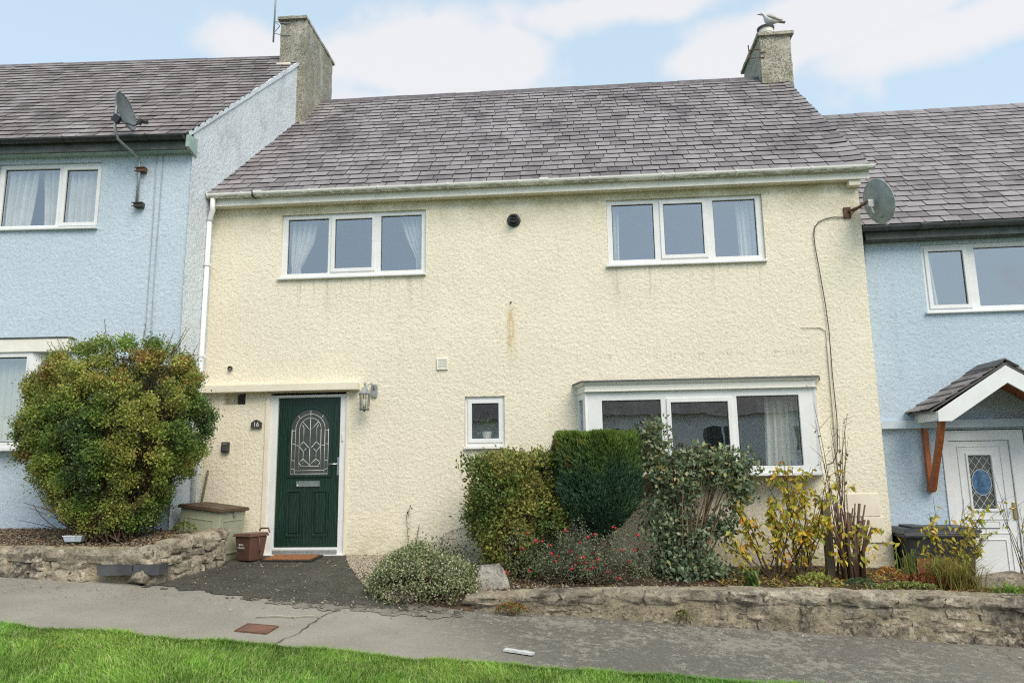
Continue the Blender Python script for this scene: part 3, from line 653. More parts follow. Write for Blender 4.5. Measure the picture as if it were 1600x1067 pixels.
seg((GX, 1.75), (GX, 1.335)); seg((GX, 1.75), (GX, 1.855)); seg((GX, 1.335), (GX, 1.10))
ld.build('leading', M['lead'], slab, 0, True)
plate('letterbox', M['chrome'], slab, (.285, .612, .832, .908), [(.305, .592, .85, .89)], .016, .036, .004)
B('letter_flap', M['chrome'], slab, .303, .594, .022, .034, .848, .892, bevel=.004)
for a, b in ((.155, .38), (.512, .735)):
    plate('panel_moulding', M['door'], slab, (a, b, .18, .79), [(a + .03, b - .03, .21, .76)], .020, .036, .006)
    MB().box(a + .045, b - .045, .024, .036, .225, .745).build('door_panel', M['door'], slab, .008)
hd = B('handle', M['chrome'], slab, .838, .872, .018, .036, .975, 1.215, bevel=.008)
MB().tube([(.855, .03, 1.125), (.855, -.025, 1.125), (.72, -.03, 1.127)], [.011, .011, .009], 10).build('lever', M['chrome'], hd, 0, True)
B('hinge_cover', M['white'], cream, .905, .93, -.012, .012, 1.43, 1.53, bevel=.005)
# slab canopy over the door, built into the wall
MB().box(-1.10, 1.146, -.14, .03, 2.112, 2.212).build('door_canopy', M['cream_smooth'], cream, .006)
# bay window
bay = cream
poly = [(4.115, .02), (4.215, -.30), (7.035, -.30), (7.155, .02)]
def cornice(name, mat, z0, z1, e0, e1, par):
    def off(e): return [(4.115 - e, .03), (4.215 - e * .75, -.30 - e), (7.035 + e * .75, -.30 - e), (7.155 + e, .03)]
    a, b = off(e0), off(e1); V = [(x, y, z0) for x, y in a] + [(x, y, z1) for x, y in b]
    m = MB(); m.add(V, [(0, 1, 2, 3), (7, 6, 5, 4)] + [(i, (i + 1) % 4, (i + 1) % 4 + 4, i + 4) for i in range(4)]); return m.build(name, mat, par, .004)
bw = plate('bay_window', M['white'], cream, (4.22, 7.03, .935, 2.0), [(4.40, 5.145, 1.02, 1.872), (5.25, 6.0, 1.005, 1.855), (6.095, 6.86, 1.02, 1.895)], -.30, -.23)
for (a, b, c, d), yy in (((4.40, 5.145, 1.02, 1.872), -.27), ((5.27, 5.98, 1.03, 1.832), -.285), ((6.095, 6.86, 1.02, 1.895), -.27)):
    plate('gasket', M['gasket'], bw, (a - .001, b + .001, c - .001, d + .001), [(a + .008, b - .008, c + .006, d - .010)], yy, yy + .01, 0)
    B('pane', M['glass'], bw, a, b, yy + .004, yy + .008, c, d)
plate('sash', M['white'], bw, (5.215, 6.035, .975, 1.888), [(5.27, 5.98, 1.03, 1.832)], -.316, -.265)
for s, (xa, xb) in enumerate(((4.115, 4.215), (7.155, 7.035))):
    ang = math.atan2(-.32, xb - xa); L = math.hypot(.32, xb - xa); Mx = Matrix.Translation((xa, .02, 0)) @ Matrix.Rotation(ang, 4, 'Z')
    # canted side lights
    for nm, mt, q in (('side_frame', M['white'], [(0, L, .935, 1.02), (0, L, 1.9, 2.0), (0, .07, 1.02, 1.9), (L - .10, L, 1.02, 1.9)]), ('pane', M['glass'], [(.07, L - .10, 1.02, 1.9)])):
        m = MB()
        for a, b, c, d in q: m.box(a, b, -.03 if mt is M['white'] else -.004, .03 if mt is M['white'] else .004, c, d, Mx)
        m.build(nm, mt, bw)
cornice('sill', M['white'], .90, .934, .045, .045, bw); cornice('fascia_board', M['flaky'], 2.001, 2.065, .035, .040, bw); cornice('cornice', M['flaky'], 2.067, 2.108, .045, .085, bw); cornice('lead_flashing', M['leadsheet'], 2.110, 2.128, .10, .09, bw); cornice('bead', M['flaky'], 1.985, 2.0, .05, .05, bw)
MB().prism(poly, .60, .899, 'z').build('bay_apron', M['cream'], cream) if False else None
# eaves
MB().box(-1.06, 8.06, -.150, -.130, 4.775, 4.905).build('fascia', M['whitepaint'], cream, .003)
MB().box(-1.06, 7.96, -.129, .01, 4.782, 4.80).build('soffit', M['cream_smooth'], cream)
MB().prism([(-.12, 4.70), (.02, 4.70), (.02, 4.785), (-.12, 4.785)], 7.80, 7.952, 'x').build('corbel', M['cream_smooth'], cream, .004)
gutter(cream, M['gutter'], -1.06, 8.10, -.205, 4.93, .06, [x for x in np.arange(-.55, 8.0, .98)], [-.32, 3.72])
B('rubber_seal', M['gasket'], cream, -.40, -.378, -.27, -.14, 4.862, 4.94)
MB().tube([(-.99, -.205, 4.87), (-.99, -.205, 4.74), (-.985, -.20, 4.70), (-1.045, -.15, 4.60), (-1.05, -.15, 4.55)], .036, 12).tube([(-1.05, -.15, 4.56), (-1.055, -.16, .05)], .034, 12).build('downpipe', M['white'], cream, 0, True)
for z in (3.9, 2.6, 1.2): MB().tube([(-1.05, -.155, z), (-1.05, -.155, z + .04)], .041, 12).box(-1.10, -1.0, -.14, -.10, z, z + .04).build('pipe_clip', M['white'], cream)
# roof
roof = MB().prism([(-.126, 4.907), (3.06, 7.95), (6.25, 4.907), (6.2, 4.84), (3.06, 7.80), (-.10, 4.84)], -1.0, 8.03, 'x').build('roof', M['leadsheet'], cream)
slates(roof, -1.15, 8.055, -.20, 4.897, 25, M['slate'], verge=1, seed=4)
ridge(roof, -.75, 7.62, 3.06, 8.065, [M['ridge']])
ch = roughbox('chimney', M['chimney'], cream, 7.61, 8.155, 2.75, 3.95, 6.6, 8.70, .04, .016, None, 2)
roughbox('chimney_cap', M['chimney'], ch, 7.57, 8.215, 2.70, 4.05, 8.70, 8.76, .05, .010, None, 5)
roughbox('flashing', M['mortar'], ch, 7.60, 7.98, 2.66, 2.76, 7.62, 7.70, .05, .012, None, 6)
MB().lathe([(.125, 8.755), (.115, 8.90), (.125, 8.905), (.128, 8.99), (.10, 8.99), (.095, 8.80)], 18, Matrix.Translation((7.82, 3.02, 0))).build('chimney_pot', M['whitepaint'], ch)
MB().lathe([(.15, 8.985), (.16, 9.02), (.09, 9.035)], 14, Matrix.Translation((7.815, 3.02, 0))).build('pot_cowl', M['leadsheet'], ch)
m = MB(); m.tube([(7.61, 2.85, 8.5), (7.43, 2.85, 8.5)], .009, 6); m.tube([(7.43, 2.85, 8.6), (7.445, 2.85, 8.33)], .011, 6); m.tube([(7.60, 2.74, 8.38), (7.70, 2.735, 8.38)], .009, 6); m.tube([(7.60, 2.74, 8.28), (7.68, 2.735, 8.28)], .009, 6); m.tube([(7.445, 2.85, 8.34), (7.60, 2.75, 8.28)], .008, 6); m.build('aerial_bracket', M['rust'], ch)
# plugged blemishes on the render
MB().tube([(3.225, -.03, 3.27), (3.225, .0, 3.27)], .012, 8).build('old_bolt', M['rust'], cream)
MB().box(7.36, 7.385, -.030, -.004, .7, 2.6).build('cable_trunking', M['cream_smooth'], cream, .004)
MB().tube([(7.37, -.018, 2.6), (7.37, -.018, 2.75), (7.30, -.018, 2.80), (7.05, -.018, 2.81)], .006, 6).build('painted_conduit', M['cream_smooth'], cream)
plate('meter_cover', M['cream_smooth'], cream, (7.44, 7.83, .38, .66), [], -.022, -.004, .004); plate('meter_cover', M['cream_smooth'], cream, (7.60, 7.86, .06, .372), [], -.026, -.004, .004)

# ================================================================ the left blue house
LM = Matrix.Translation((-1.14, -.52, 0)) @ Matrix.Rotation(rad(2.7), 4, 'Z'); LI = LM.inverted()
left = thing('terraced_house', 'pale blue roughcast house uphill on the left with a weathered grey gable', 'house', (-1.14, -.52, 0), rad(2.7))
LW = (-2.76, -1.285, 4.385, 5.332)
housewall(left, -4.2, -.0, -.3, 5.47, [LW, (-4.19, -1.80, 1.40, 2.66)], M['blue'], 5, .0145, 21, sides=False)
raw('back_wall', [(-4.2, 0, -.3), (-4.2, 6.1, -.3), (.9, 6.1, -.3), (-4.2, 0, 5.5), (-4.2, 6.1, 5.5), (.9, 6.1, 5.5)], [(0, 1, 4, 3), (1, 2, 5, 4)], M['blue'], left)
room(left, -4.15, -.3, .15, 3.2, 3.1, 5.4); room(left, -4.15, -.3, .15, 3.2, .2, 3.0)
# skewed weathered gable
ys = np.arange(-.56, 2.62, .014); ts = np.linspace(0, 1, 330)
Yg, Tg = np.meshgrid(ys, ts); top = 5.655 + .956 * (Yg + .674); top = np.minimum(top, 2 * (5.655 + .956 * 3.17) - top)
Zg = -.3 + (top + .3) * Tg; Xg = -1.067 + .148 * (Yg + .03)
Xg = Xg + .012 * (castnoise(Yg, Zg, 41)) + .02 * (fbm(Yg, Zg, 0, 2, 44) - .5)
V = np.stack([Xg, Yg, Zg], -1).reshape(-1, 3); nx = len(ys); i = np.arange((len(ts) - 1) * nx).reshape(-1, nx)[:, :-1].ravel()
raw('gable_wall', V, np.stack([i, i + 1, i + nx + 1, i + nx], 1), M['gable'], left, True).matrix_local = LI
roughbox('verge_coping', M['gable'], left, -.03, .028, 0, 4.0, -.06, -.005, .07, .006, LI @ Matrix.Translation((-1.165, -.70, 5.66)) @ Matrix.Rotation(-math.atan(.148), 4, 'Z') @ Matrix.Rotation(TH - .006, 4, 'X'), 3)
window(left, LW, [(-2.69, -1.905, 4.44, 5.27), (-1.795, -1.355, 4.468, 5.235)], sash=(1,))
nb_ = 'net curtain behind the %s pane of the left blue house upper window'
curtain(LM, [(5.32, -2.74, -2.28), (4.38, -2.74, -2.36)], .16, 4, nb_ % 'wide left', depth=.04); curtain(LM, [(5.32, -2.24, -1.86), (4.38, -2.16, -1.84)], .17, 4, 'net curtain beside the mullion of the left blue house upper window', depth=.04); curtain(LM, [(5.32, -1.84, -1.3), (4.38, -1.84, -1.32)], .15, 6, nb_ % 'narrow right', depth=.035)
# ground-floor bay of the left house
lb = plate('bay_window', M['white'], left, (-4.18, -1.94, 1.39, 2.64), [(-4.1, -2.01, 1.46, 2.575)], -.12, -.05)
B('pane', M['glass'], lb, -4.1, -2.01, -.09, -.084, 1.46, 2.575); plate('gasket', M['gasket'], lb, (-4.101, -2.009, 1.459, 2.576), [(-4.09, -2.02, 1.468, 2.563)], -.102, -.092, 0)
for nm, mt, z0, z1, e in (('sill', M['white'], 1.35, 1.389, .05), ('fascia_board', M['whitepaint'], 2.641, 2.815, .04), ('lead_flashing', M['leadsheet'], 2.816, 2.835, .06)):
    MB().box(-4.18, (-1.90 if nm == 'sill' else -1.50 + e), -.12 - e * .6, .02, z0, z1).build(nm, mt, lb, .004)
MB().prism([(-1.94, -.12), (-1.94, -.06), (-1.85, .02), (-1.80, .02)], 1.39, 2.64, 'z').build('side_frame', M['white'], lb)
vb = thing('vertical_blind', 'pale vertical slat blind inside the left blue house ground floor window', 'blind', (LM @ Vector((-2.6, .06, 2.6))))
for i in range(14):
    xx = -2.02 - i * .085
    o = MB().box(-.042, .042, -.002, .002, 1.48, 2.56).build('slat', M['blind'], vb); o.matrix_local = Matrix.Translation(-vb.location) @ LM @ Matrix.Translation((xx - .04, .06, 0)) @ Matrix.Rotation(rad(48), 4, 'Z')
B('headrail', M['white'], vb, -1.3, .72, -.02, .02, -.04, .0)
# eaves and roof
M['oldfascia'] = simple('weathered_dark_fascia', (.055, .065, .06), (.10, .115, .105), 6, .7, .002)
M['palegreen'] = simple('pale_green_paint', (.36, .47, .43), (.28, .37, .34), 6, .6)
B('fascia', M['oldfascia'], left, -5.3, -.02, -.175, -.15, 5.415, 5.56); B('soffit', M['palegreen'], left, -5.3, -.02, -.149, .0, 5.41, 5.425)
MB().prism([(-.215, 5.43), (.03, 5.37), (.03, 5.64), (-.215, 5.60)], -.018, .03, 'x').build('eaves_end_board', M['palegreen'], left)
gutter(left, M['black'], -5.4, -.03, -.235, 5.585, .062, [-4.5, -3.6, -2.6, -1.7, -.55], [])
kx = lambda y: -.02 + (y + .15) * .19
rfm = MB(); P = [(-.19, 5.56), (3.02, 8.63), (6.2, 5.56)]
rfm.add([(-6.5, y, z) for y, z in P] + [(kx(y), y, z) for y, z in P], [(0, 1, 4, 3), (1, 2, 5, 4)]); lroof = rfm.build('roof', M['leadsheet'], left)
slates(lroof, -6.4, .8, -.225, 5.565, 25, M['slate_old'], seed=9, gauge=.178, edge=lambda y: kx(y) + .015)
ridge(lroof, -6.4, .1, 3.03, 8.70, [M['ridge']])
lch = roughbox('chimney', M['chimney2'], left, -1.09, -.61, 2.10, 3.57, 6.4, 9.17, .04, .016, LI, 12)
c_ = roughbox('chimney_cap', M['chimney2'], lch, -1.14, -.60, 2.05, 3.68, 9.17, 9.225, .05, .010, None, 15)
B('chimney_pot', M['ridge'], lch, -.95, -.78, 2.75, 2.95, 9.22, 9.38)
roughbox('flashing', M['mortar'], lch, -.66, -.54, 2.03, 2.15, 7.04, 7.13, .04, .012, None, 16); B('flashing', M['cream_smooth'], lch, -1.12, -.86, 2.04, 2.11, 8.24, 8.30)
ae = thing('tv_aerial', 'thin metal aerial pole strapped to the left chimney', 'aerial', (-1.20, 2.05, 8.72))
MB().tube([(0, 0, 0), (.02, 0, 1.9)], .017, 8).build('pole', M['galv'], ae, 0, True)
m = MB()
for z in (.18, .42): m.tube([(.0, 0, z), (.13, .04, z - .02), (.30, .04, z - .04)], .008, 6)
m.tube([(0, 0, .42), (.12, -.02, .3), (.0, 0, .18)], .008, 6); m.build('wall_bracket', M['galv'], ae)
# satellite dish on a cranked pole
def dish_mesh(a, b, d):
    n, k = 28, 6; V = [(0, 0, 0)]; F = []
    for i in range(1, k + 1):
        r = i / k
        for j in range(n): V.append((a * r * math.cos(6.2832 * j / n), b * r * math.sin(6.2832 * j / n), d * r * r))
    for j in range(n): F.append((0, 1 + j, 1 + (j + 1) % n))
    for i in range(k - 1):
        for j in range(n): F.append((1 + i * n + j, 1 + (i + 1) * n + j, 1 + (i + 1) * n + (j + 1) % n, 1 + i * n + (j + 1) % n))
    return V, F
def dish_at(parent, p, nrm, a, b, mat, rimmat):
    q = Vector(nrm).normalized(); up = Vector((0, 0, 1)); y = (up - q * up.dot(q)).normalized(); x = y.cross(q)
    R = Matrix(((x.x, y.x, q.x, p[0]), (x.y, y.y, q.y, p[1]), (x.z, y.z, q.z, p[2]), (0, 0, 0, 1)))
    V, F = dish_mesh(a, b, .055); n = len(V)
    V2 = [(v[0], v[1], v[2] - .006) for v in V]; m = MB(); m.add(V, F); m.add(V2, [f[::-1] for f in F])
    o = m.build('reflector', mat, parent, 0, True); o.matrix_local = R
    t = MB().tube([(a * math.cos(t), b * math.sin(t), .053) for t in np.linspace(0, 6.2832, 33)], .007, 6).build('rim', rimmat, o, 0, True)
    return o, R
ld1 = thing('satellite_dish', 'dark grey satellite dish on a cranked pole above the left blue house gutter', 'satellite dish', LM @ Vector((-.72, -.05, 4.62)))
Lr = LM.to_3x3().to_4x4(); base = Vector((-.72, -.05, 4.62))
def lp(x, y, z): return Lr @ (Vector((x, y, z)) - base)
MB().tube([lp(*p) for p in ((-.725, -.06, 4.64), (-.72, -.06, 5.2), (-.735, -.07, 5.33), (-.76, -.2, 5.38), (-.84, -.42, 5.46), (-.865, -.47, 5.6), (-.865, -.47, 6.12))], .019, 10).build('pole', M['galv'], ld1, 0, True)
for z in (5.18, 4.67):
    m = MB(); m.box(-.06, .06, -.03, .05, -.035, .035, Matrix.Translation(lp(-.70, -.05, z))); m.tube([lp(-.78, -.09, z + .02), lp(-.62, -.09, z + .02)], .008, 6); m.tube([lp(-.78, -.09, z - .03), lp(-.62, -.09, z - .03)], .008, 6); m.build('pole_clamp', M['rust'] if z > 5 else M['blackcable'], ld1, .004)
NRM = (.93, .24, .28)
o, R = dish_at(ld1, lp(-.76, -.50, 5.80), (.90, -.02, .26), .20, .27, M['dish'], M['dish'])
MB().tube([lp(-.76, -.50, 5.68), lp(-.58, -.52, 5.60), lp(-.50, -.52, 5.63)], .013, 8).build('feed_arm', M['dish'], ld1, 0, True)
MB().tube([lp(-.52, -.52, 5.62), lp(-.47, -.52, 5.68)], [.035, .03], 12).tube([lp(-.47, -.50, 5.66), lp(-.41, -.49, 5.66)], .028, 10).build('feed_horn', M['black'], ld1)
MB().box(-.06, .05, -.025, .025, -.05, .05, Matrix.Translation(lp(-.84, -.48, 5.72)) @ Matrix.Rotation(.6, 4, 'Y')).build('mount', M['black'], ld1, .004)
# downlead cables on the left wall
for k, (xa, xb) in enumerate(((-.52, -.455), (-.43, -.395))):
    o = MB().tube([LM @ Vector((xa + (xb - xa) * t + .008 * math.sin(9 * t + k), -.022, 5.42 - 4.6 * t)) for t in np.linspace(0, 1, 24)], .0055, 5).build('wall_cable', M['cable'], None, 0, True)
    tag(o, ('pale cable running down the left blue wall under the pole clamps', 'pale cable on the left blue wall nearest the downpipe')[k], 'cable', 'cables on the left blue wall')

# ================================================================ the right blue house
RM = Matrix.Translation((7.95, .35, 0)) @ Matrix.Rotation(rad(-1.5), 4, 'Z')
right = thing('terraced_house', 'sky blue roughcast house downhill on the right with a white front door', 'house', (7.95, .35, 0), rad(-1.5))
RW_ = (.885, 2.75, 3.03, 3.967); RD = (.86, 1.90, -.72, 1.45)
housewall(right, -.3, 4.2, -.8, 4.14, [RW_, RD], M['blue_deep'], 6, .0145, 31)
room(right, 0, 4.1, .15, 3.2, 2.0, 4.08); room(right, 0, 4.1, .15, 3.2, -.7, 1.9)
window(right, RW_, [(.985, 1.43, 3.125, 3.875), (1.585, 2.66, 3.095, 3.905)], sash=(0,))
curtain(RM, [(3.95, .90, 1.06), (3.05, .90, 1.12)], .17, 3, 'pale curtain behind the narrow pane of the right blue house window')
B('fascia', M['oldfascia'], right, .12, 6.2, -.175, -.15, 4.02, 4.13); B('soffit', M['oldfascia'], right, .12, 6.2, -.149, .0, 4.015, 4.03)
gutter(right, M['greyplastic'], .06, 6.3, -.235, 4.185, .062, [1.3, 2.25, 3.2], [.85])
MB().tube([(.10, -.10, 4.16), (.10, -.06, 4.05), (.09, -.05, 3.7)], .035, 10).build('downpipe', M['greyplastic'], right, 0, True)
rroof = MB().prism([(-.19, 4.15), (3.12, 7.31), (6.4, 4.15), (3.12, 7.2)], -.4, 6.3, 'x').build('roof', M['leadsheet'], right)
slates(rroof, -.35, 6.3, -.235, 4.172, 26, M['slate'], seed=15, w=.262)
ridge(rroof, -.3, 6.3, 3.14, 7.40, [M['ridge'], M['ridge_red'], M['ridge_red']], .42)
roughbox('string_course', M['blue_smooth'], right, -.1, 5, -.10, .02, 1.475, 1.575, .1, .002, None, 2)
plate('door_frame', M['white'], right, (.872, 1.885, -.70, 1.44), [(.962, 1.705, -.64, 1.305)], .0, .08)
rd = plate('door', M['white'], right, (.967, 1.70, -.63, 1.30), [(1.185, 1.467, .436, 1.115)], .02, .07, .004)
B('glass', M['obscured'], rd, 1.186, 1.466, .04, .048, .437, 1.114)
plate('glazing_bead', M['white'], rd, (1.155, 1.497, .40, 1.15), [(1.185, 1.467, .436, 1.115)], .005, .0195, .006)
plate('moulding', M['white'], rd, (1.06, 1.60, .30, 1.24), [(1.075, 1.585, .315, 1.225)], .010, .0196, .004); plate('moulding', M['white'], rd, (1.06, 1.60, -.50, .14), [(1.075, 1.585, -.485, .125)], .010, .0196, .004); plate('moulding', M['white'], rd, (1.12, 1.54, -.42, .06), [(1.135, 1.525, -.405, .045)], .010, .0196, .004)
plate('letterbox', M['white'], rd, (1.19, 1.47, .195, .265), [], .006, .0197, .006); plate('letterbox_trim', M['black'], rd, (1.186, 1.474, .191, .269), [(1.192, 1.468, .197, .263)], .012, .0197, 0)
m = MB()
for s in (-1, 1):
    for k in range(-3, 8):
        x0, z0 = 1.186, .437 + k * .135 * 1.0; x1, z1 = 1.466, z0 + .40
        if s < 0: x0, x1 = x1, x0
        t0 = max(0, (.437 - z0) / (z1 - z0)); t1 = min(1, (1.114 - z0) / (z1 - z0))
        if t1 > t0: m.tube([(x0 + (x1 - x0) * t0, .038, z0 + (z1 - z0) * t0), (x0 + (x1 - x0) * t1, .038, z0 + (z1 - z0) * t1)], .0035, 5)
m.build('leading', M['lead'], rd)
M['stained'] = simple('blue_stained_glass', (.10, .22, .36), (.03, .07, .16), 14, .25)
MB().prism([(1.326 + .118 * math.cos(a), .77 + .165 * math.sin(a)) for a in np.linspace(0, 6.2832, 25)[:-1]], .030, .037).build('stained_oval', M['stained'], rd)
MB().tube([(1.326 + .118 * math.cos(a), .033, .77 + .165 * math.sin(a)) for a in np.linspace(0, 6.2832, 25)], .005, 6).build('oval_rim', M['lead'], rd)
h_ = B('handle', M['brass'], rd, 1.655, 1.685, .002, .019, .30, .52, bevel=.004); MB().tube([(1.67, .01, .44), (1.67, -.04, .44), (1.58, -.045, .44)], .009, 8).build('lever', M['brass'], h_, 0, True)
# gabled door porch
pr = MB().prism([(.49, 1.665), (1.425, 2.235), (2.36, 1.665), (2.36, 1.64), (1.425, 2.205), (.49, 1.64)], -.66, -.01).build('porch_roof', M['leadsheet'], right)
sl = math.atan2(.57, .935); L_ = math.hypot(.57, .935)
for s in (-1, 1):
    cu, su = math.cos(sl), math.sin(sl); Mx = Matrix(((-s * cu, 0, s * su, 1.425 + s * .945), (0, 1, 0, 0), (su, 0, cu, 1.662), (0, 0, 0, 1)))
    for k in range(6):
        for q in range(3):
            a = -.66 + q * .218; u0 = k * (L_ / 6); j = random.random() * .006; u1 = min(u0 + .24, L_)
            b = MB(); b.add([(u0 - .01, a, .02 + j), (u0 - .01, a + .213, .02 + j), (u1, a + .213, .004), (u1, a, .004), (u0 - .01, a, .034 + j), (u0 - .01, a + .213, .034 + j), (u1, a + .213, .016), (u1, a, .016)], [(0, 1, 2, 3), (7, 6, 5, 4), (0, 4, 5, 1), (1, 5, 6, 2), (2, 6, 7, 3), (3, 7, 4, 0)])
            b.build('slate', M['slate_old'], pr).matrix_local = Mx
for q in range(3):
    MB().prism([(1.425 - .16, 2.19), (1.425, 2.29), (1.425 + .16, 2.19), (1.425 + .15, 2.175), (1.425, 2.268), (1.425 - .15, 2.175)], -.675 + q * .222, -.675 + q * .222 + .216).build('ridge_tile', M['leadsheet'], pr, .003)
MB().prism([(.575, 1.53), (.575, 1.655), (1.425, 2.20), (2.275, 1.655), (2.275, 1.53), (2.12, 1.53), (1.425, 1.985), (.73, 1.53)], -.665, -.64).build('bargeboard', M['white'], pr, .003)
for x in (.565, 2.265): B('side_fascia', M['white'], pr, x, x + .02, -.639, -.01, 1.54, 1.655)
MB().prism([(.60, 1.60), (1.425, 2.14), (1.425, 2.17), (.60, 1.63)], -.63, -.02).prism([(2.25, 1.60), (1.425, 2.14), (1.425, 2.17), (2.25, 1.63)], -.63, -.02).build('soffit_boarding', M['timber'], pr)
for x in (.63, 2.17):
    MB().box(x, x + .065, -.075, -.012, .69, 1.60).build('gallows_post', M['timber'], pr, .006)
    pts = [(-.60, 1.56), (-.50, 1.56), (-.34, 1.22), (-.16, .90), (-.055, .72), (-.075, .66), (-.14, .68), (-.30, .98), (-.47, 1.28)]
    MB().prism(pts, x + .002, x + .063, 'x').build('gallows_brace', M['timber'], pr, .006); MB().box(x - .004, x + .069, -.10, -.01, .655, .70).build('gallows_foot', M['timber'], pr, .006)

# ================================================================ things fixed to the cream house
t = thing('flue_terminal', 'round black boiler flue terminal high on the cream wall', 'flue', (3.284, 0, 4.437))
Ry = Matrix.Rotation(rad(90), 4, 'X')
MB().lathe([(.095, .0), (.095, .02), (.075, .03), (.06, .03), (.06, .012), (.0, .012)], 22, Ry).build('wall_plate', M['black'], t); MB().lathe([(.05, .0), (.05, .10), (.042, .10), (.042, .02), (0, .02)], 18, Ry).build('pipe', M['black'], t)
m = MB()
for k in range(5): m.box(-.05, .05, -.112, -.104, -.042 + k * .021, -.036 + k * .021)
m.lathe([(.056, .095), (.056, .112), (.05, .112), (.05, .095)], 18, Ry).build('guard', M['blackcable'], t)
t = thing('air_vent', 'small square white louvred vent on the cream wall', 'vent', (2.28, 0, 2.443))
plate('vent_frame', M['whitepaint'], t, (-.075, .075, -.08, .08), [(-.055, .055, -.06, .06)], -.03, -.004)
for k in range(5): MB().box(-.056, .056, -.008, .004, -.012, .012, Matrix.Translation((0, -.016, -.048 + k * .024)) @ Matrix.Rotation(.6, 4, 'X')).build('louvre', M['whitepaint'], t)
t = thing('overflow_pipe', 'short dark pipe end poking from the cream wall left of the door', 'pipe', (-.694, 0, 2.456))
MB().lathe([(.032, -.01), (.032, .045), (.024, .045), (.024, -.005), (0, -.005)], 14, Ry).build('pipe_end', M['blackcable'], t); MB().lathe([(.045, 0.005), (.043, .016), (.033, .016)], 14, Ry).build('collar', M['cream_smooth'], t)
# number plaque 16
t = thing('house_number', 'small dark arched plaque reading 16 left of the green door', 'plaque', (-.282, -.016, 1.625))
MB().prism([(-.075, 0), (.075, 0), (.075, .075), (.055, .085), (.03, .105), (0, .115), (-.03, .105), (-.055, .085), (-.075, .075)], -.02, 0).build('plate', M['blackcable'], t, .003)
MB().tube([(x, -.022, z) for x, z in [(-.07, .005), (.07, .005), (.07, .072), (.05, .08), (.028, .1), (0, .109), (-.028, .1), (-.05, .08), (-.07, .072), (-.07, .005)]], .0022, 5).build('border', M['brass'], t)
def text(s, size, mat, name, parent, mtx, ext=.001):
    cu = bpy.data.curves.new(name, 'FONT'); cu.body = s; cu.size = size; cu.align_x = 'CENTER'; cu.extrude = ext; cu.offset = .0012
    tmp = bpy.data.objects.new('tmp_text', cu); C.objects.link(tmp); dg = bpy.context.evaluated_depsgraph_get()
    me = bpy.data.meshes.new_from_object(tmp.evaluated_get(dg)); bpy.data.objects.remove(tmp); bpy.data.curves.remove(cu)
    me.materials.clear(); me.materials.append(mat); o = link(bpy.data.objects.new(name, me), parent); o.matrix_local = mtx; return o
text('16', .085, M['lead'], 'numeral', t, Matrix.Translation((0, -.0225, .022)) @ Ry)
t = thing('key_safe', 'small black key safe on the cream wall above the storage box', 'key safe', (-.70, -.012, 1.30))
MB().box(-.055, .055, -.045, 0, 0, .145).build('case', M['blackcable'], t, .014); MB().box(-.038, .038, -.055, -.044, .02, .085).build('cover', M['greyplastic'], t, .006); MB().box(-.03, .03, -.052, -.044, .105, .125).build('button', M['galv'], t, .003)
# carriage lantern
t = thing('wall_lantern', 'silver and black glass carriage lantern beside the door canopy', 'lamp', (1.345, 0, 2.10))
MB().prism([(-.035, -.09), (.035, -.09), (.045, -.05), (.045, .05), (.035, .09), (-.035, .09), (-.045, .05), (-.045, -.05)], -.03, -.006).build('back_plate', M['galv'], t, .005)
MB().tube([(0, -.02, .0), (0, -.06, .06), (-.02, -.12, .085), (-.06, -.165, .06), (-.085, -.175, .015), (-.085, -.175, -.02)], .010, 8).build('arm', M['galv'], t, 0, True)
LX, LY = -.085, -.175
MB().lathe([(.012, .10), (.018, .075), (.010, .055), (.020, .04), (.035, .02), (.05, -.005), (.075, -.045), (.083, -.05), (.083, -.062), (.0, -.062)][::-1], 6, Matrix.Translation((LX, LY, 0))).build('cap', M['galv'], t)
m = MB()
for k in range(6):
    a = k * math.pi / 3; m.tube([(LX + .068 * math.cos(a), LY + .068 * math.sin(a), -.06), (LX + .060 * math.cos(a), LY + .060 * math.sin(a), -.265)], .005, 5)
m.lathe([(.066, -.275), (.068, -.26), (.02, -.262)], 6, Matrix.Translation((LX, LY, 0))); m.tube([(LX, LY, -.27), (LX, LY, -.295)], [.02, .008], 8); m.build('cage', M['dish'], t)
MB().lathe([(.055, -.26), (.063, -.065)], 6, Matrix.Translation((LX, LY, 0))).build('glass', M['lampglass'], t); MB().lathe([(.012, -.24), (.026, -.2), (.026, -.14), (.012, -.12)], 12, Matrix.Translation((LX, LY, 0))).build('bulb', M['whitepaint'], t, 0, True)
# right-hand satellite dish, seen from behind
t = thing('satellite_dish', 'pale grey satellite dish bracketed to the upper right corner of the cream house', 'satellite dish', (7.79, -.02, 4.33))
dp = Vector((.20, -.33, .03))
o, R = dish_at(t, dp + Vector(NRM) * .03, NRM, .27, .29, M['dish2'], M['dish2'])
bp = dp - Vector(NRM).normalized() * .05
MB().box(-.04, .05, -.02, .02, -.075, .075, Matrix.Translation((-.02, .0, .02))).build('wall_plate', M['rust'], t, .004)
MB().tube([(0, -.02, .03), (.10, -.12, .05), tuple(bp + Vector((-.03, 0, .03)))], .021, 8).build('arm', M['rust'], t, 0, True)
MB().tube([(0, -.02, -.03), (.06, -.08, .02), (.12, -.14, .05)], .010, 6).build('brace', M['rust'], t); MB().tube([tuple(bp + Vector((-.02, 0, .06))), tuple(bp + Vector((.02, -.03, -.14)))], .014, 8).build('tilt_strut', M['galv'], t); MB().box(-.035, .035, -.03, .03, -.05, .05, Matrix.Translation(bp)).build('mount', M['galv'], t, .006)
fh = dp + Vector(NRM) * .30 + Vector((-.02, 0, -.20))
